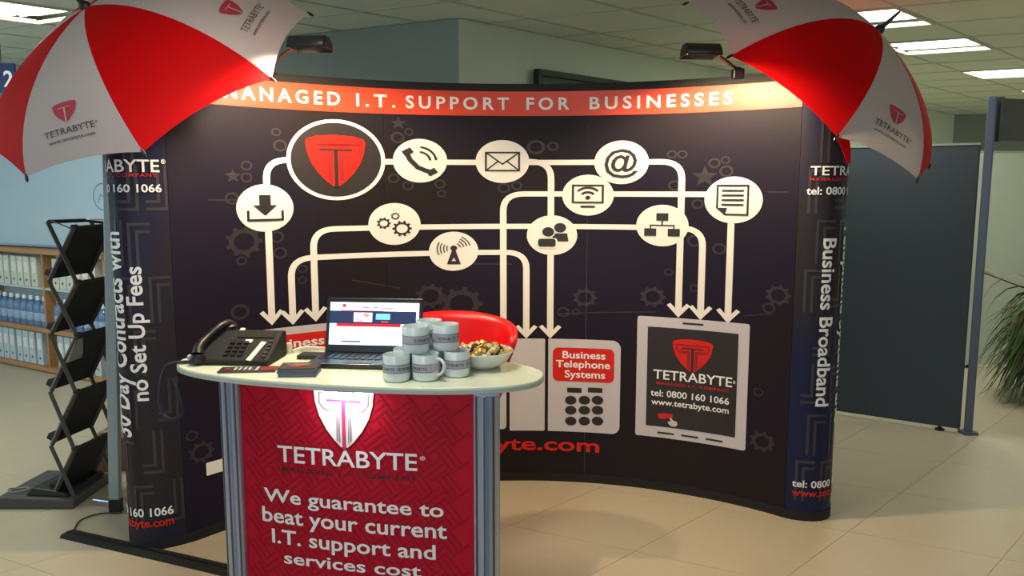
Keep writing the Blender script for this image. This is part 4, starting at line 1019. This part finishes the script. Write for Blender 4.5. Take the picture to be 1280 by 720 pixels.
leaves(620, mat('leaf_green', (62, 92, 40), .5, var=.3), 'leaves', (.40, .82)); leaves(420, mat('leaf_dark', (40, 60, 34), .55, var=.2), 'leaves', (.35, .75)); leaves(200, mat('leaf_brown', (112, 72, 46), .6, var=.2), 'dry_leaves', (.35, .75))
pf = at_y(1230, 341, 5.8)-Vector((4.22, 5.95, 0))
q = B().grid(lambda i, j: pf+Vector((-.05+.13*i, .02*math.sin(i*3), .035*math.sin(math.pi*j)*math.sin(math.pi*(.15+.8*i))-.01*i)), 6, 4); q.make('pale_leaf', mat('leaf_pale', (206, 214, 160), .5), pl, solid=.004)
q = B().tube([(0, 0, .74), pf+Vector((-.0, 0, 0))], .005, 6); q.make('leaf_stalk', mat('stem_brown', (86, 62, 40), .8), pl)

# ================================================================== LEFT: SHELVING AND WHITEBOARD
sh0 = at_z(0, 454, 0); sh1 = at_z(62, 467, 0); sd = Vector((sh1.x-sh0.x, sh1.y-sh0.y)).normalized(); so = Vector((sh0.x, sh0.y))-sd*.12; SLn = 1.80
sa_ = math.atan2(sd.y, sd.x)
sh = thing('shelf_unit', 'long low wooden shelf unit against the pale blue wall at the left', 'shelf unit', (so.x, so.y, 0), sa_)
dp = .15
for z, n_, m in ((1.07, 'top_board', M_wood), (.38, 'middle_shelf', M_wood), (.03, 'bottom_shelf', M_wood)):
    B().box((SLn/2, dp/2, z), (SLn, dp, .038)).make(n_, m, sh, bevel=.003)
B().box((SLn/2, dp/2+.012, .745), (SLn, dp-.03, .016)).make('upper_shelf', mat('shelf_white', (196, 204, 200), .4), sh)
for x in (0.01, SLn*.5, SLn-.01): B().box((x, dp/2+.008, .54), (.022, dp-.03, 1.06)).make('side_panel', M_wood, sh)
B().box((SLn/2, dp-.005, .55), (SLn, .01, 1.03)).make('back_panel', mat('shelf_back', (150, 160, 160), .7), sh)
def shelf_pos(x, y, z): v = so + sd*x + Vector((-sd.y, sd.x))*y; return (v.x, v.y, z)
M_file = mat('file_cream', (206, 206, 190), .5, var=.05); M_file2 = mat('file_white', (188, 198, 202), .45)
def magfile(h, m):
    t = thing('magazine_file', '', 'file'); q = B()
    q.add([(0, 0, 0), (.088, 0, 0), (.088, .09, 0), (0, .09, 0), (0, 0, h*.97), (.088, 0, h*.97), (.088, .09, h), (0, .09, h)], [(0,1,2,3), (0,1,5,4), (1,2,6,5), (2,3,7,6), (3,0,4,7), (4,5,6,7)]); q.make('file_body', m, t, bevel=.003)
    B().lathe([(0, -.001), (.010, -.001), (.012, 0), (.012, .001)], (.044, -.001, h*.2), 12, Matrix.Rotation(R(90), 3, 'X')).make('finger_hole', M_leafside, t)
    B().box((.044, -.001, h*.62), (.05, .002, .09)).make('spine_label', M_inkw, t)
    return t
fa_, fb_ = magfile(.27, M_file), magfile(.30, M_file2); used = set(); i = 0
ORD = 'first second third fourth fifth sixth seventh eighth ninth tenth eleventh twelfth thirteenth fourteenth fifteenth sixteenth seventeenth'.split(); kf = [0, 0]
x = .04
while x < SLn-.13:
    for row, proto_, z in ((0, fa_, .754), (1, fb_, .05)):
        if abs(x+.044-SLn*.5) < .075: continue
        o = proto_ if row not in used else dup(proto_); used.add(row)
        o.location = shelf_pos(x, .035, z); o.rotation_euler.z = sa_; o['group'] = 'cream magazine files on the upper shelf' if row == 0 else 'white magazine files on the bottom shelf'
        o['label'] = ORD[kf[row]] + (' cream magazine file from the left in the upper row of the shelf unit' if row == 0 else ' white magazine file from the left in the bottom row of the shelf unit'); kf[row] += 1
    x += .103+(.02 if i % 3 == 2 else 0); i += 1
M_bot = mat('bottle_blue', (92, 122, 158), .15, var=.25, scale=30, coat=.4); M_cap = mat('bottle_cap_white', (220, 228, 232), .3)
def jar():
    t = thing('bottle', '', 'bottle', group='blue bottles on the middle shelf')
    B().lathe([(0, 0), (.040, 0), (.043, .01), (.043, .17), (.036, .20), (.018, .22), (.017, .245), (0, .245)], n=18).make('body', M_bot, t, smooth=True)
    B().lathe([(0, .268), (.019, .268), (.021, .262), (.021, .232), (.019, .23)], n=14).make('cap', M_cap, t, smooth=True)
    B().lathe([(.0435, .05), (.0440, .051), (.0440, .12), (.0435, .121)], n=18).make('label_wrap', mat('bottle_label', (150, 170, 196), .5, var=.3, scale=40), t, smooth=True); return t
j0 = None; kb = 0; x = .07
while x < SLn-.08:
    for y in (.068, ):
        if abs(x-SLn*.5) < .06: continue
        if j0 is None: o = j0 = jar()
        else: o = dup(j0)
        o.location = shelf_pos(x+(.02 if y > .1 else 0), y, .400); o.rotation_euler.z = random.uniform(0, 3); o['label'] = ORD[kb] + ' blue labelled bottle from the left on the middle shelf of the shelf unit'; kb += 1
    x += .108
# pale whiteboard above the shelves, on the left wall
nW = Vector((D2.y, -D2.x)); nW = nW if nW.y < 0 else -nW
wb0 = g2(0, 3.25)+nW*.03; wa = math.atan2(-D2.y, -D2.x)
ww0 = g2(0, 6.6)+nW*.03
wb = thing('whiteboard', 'large pale blue whiteboard with dark top rail above the shelf unit', 'whiteboard', (ww0.x, ww0.y, 1.11), wa)
Lw = (wb0-ww0).length
B().box((Lw/2, 0, .445), (Lw, .02, .89)).make('board', mat('board_paleblue', (176, 196, 206), .3, var=.02), wb)
B().box((Lw/2, -.012, .91), (Lw, .035, .05)).make('top_rail', M_black, wb); B().box((Lw/2, -.012, .0), (Lw, .035, .02)).make('pen_tray', M_alu, wb)
a = Art(lambda u, v, l: Vector((u, -.011-l, v)), (0, 0), 1, 1)
def wpos(px, py):
    v = on_wall(px, py, g2(0, 0)+nW*.04, D2); return ((Vector((v.x, v.y))-ww0).length, v.z-1.11)
x_, z_ = wpos(128, 246); a.arc(x_, z_, .11, 60, 300, .009, .001); a.line([(x_-.06, z_-.05), (x_-.02, z_+.02), (x_+.03, z_-.01), (x_+.06, z_+.05)], .008, .001)
a.make('doodle', mat('marker_blue', (96, 120, 160), .6), wb)
x_, z_ = wpos(101, 199); text('lettering', 'hello', lambda u, v, l: Vector((u, -.011-l, v)), x_, x_+.16, z_, .03, mat('marker_grey', (110, 120, 130), .6), wb, lift=.001) if False else None
# blue sign with a white numeral at the far left
v = at_y(-14, 80, 6.0); s_ = thing('wall_sign', 'small navy hanging sign with a white numeral two, left of the umbrella', 'sign', (v.x, 6.0, v.z))
B().box((.09, 0, -.10), (.20, .015, .21)).make('sign_board', mat('sign_navy', (22, 34, 84), .5), s_)
text('lettering', '2', lambda u, w, l: Vector((u, -.008-l, w)), .105, .175, -.16, .115, M_text, s_, bold=.02, lift=.001)
B().tube([(.09, 0, .005), (.09, 0, HC-v.z)], .004, 6).make('hanger', M_dgrey, s_)
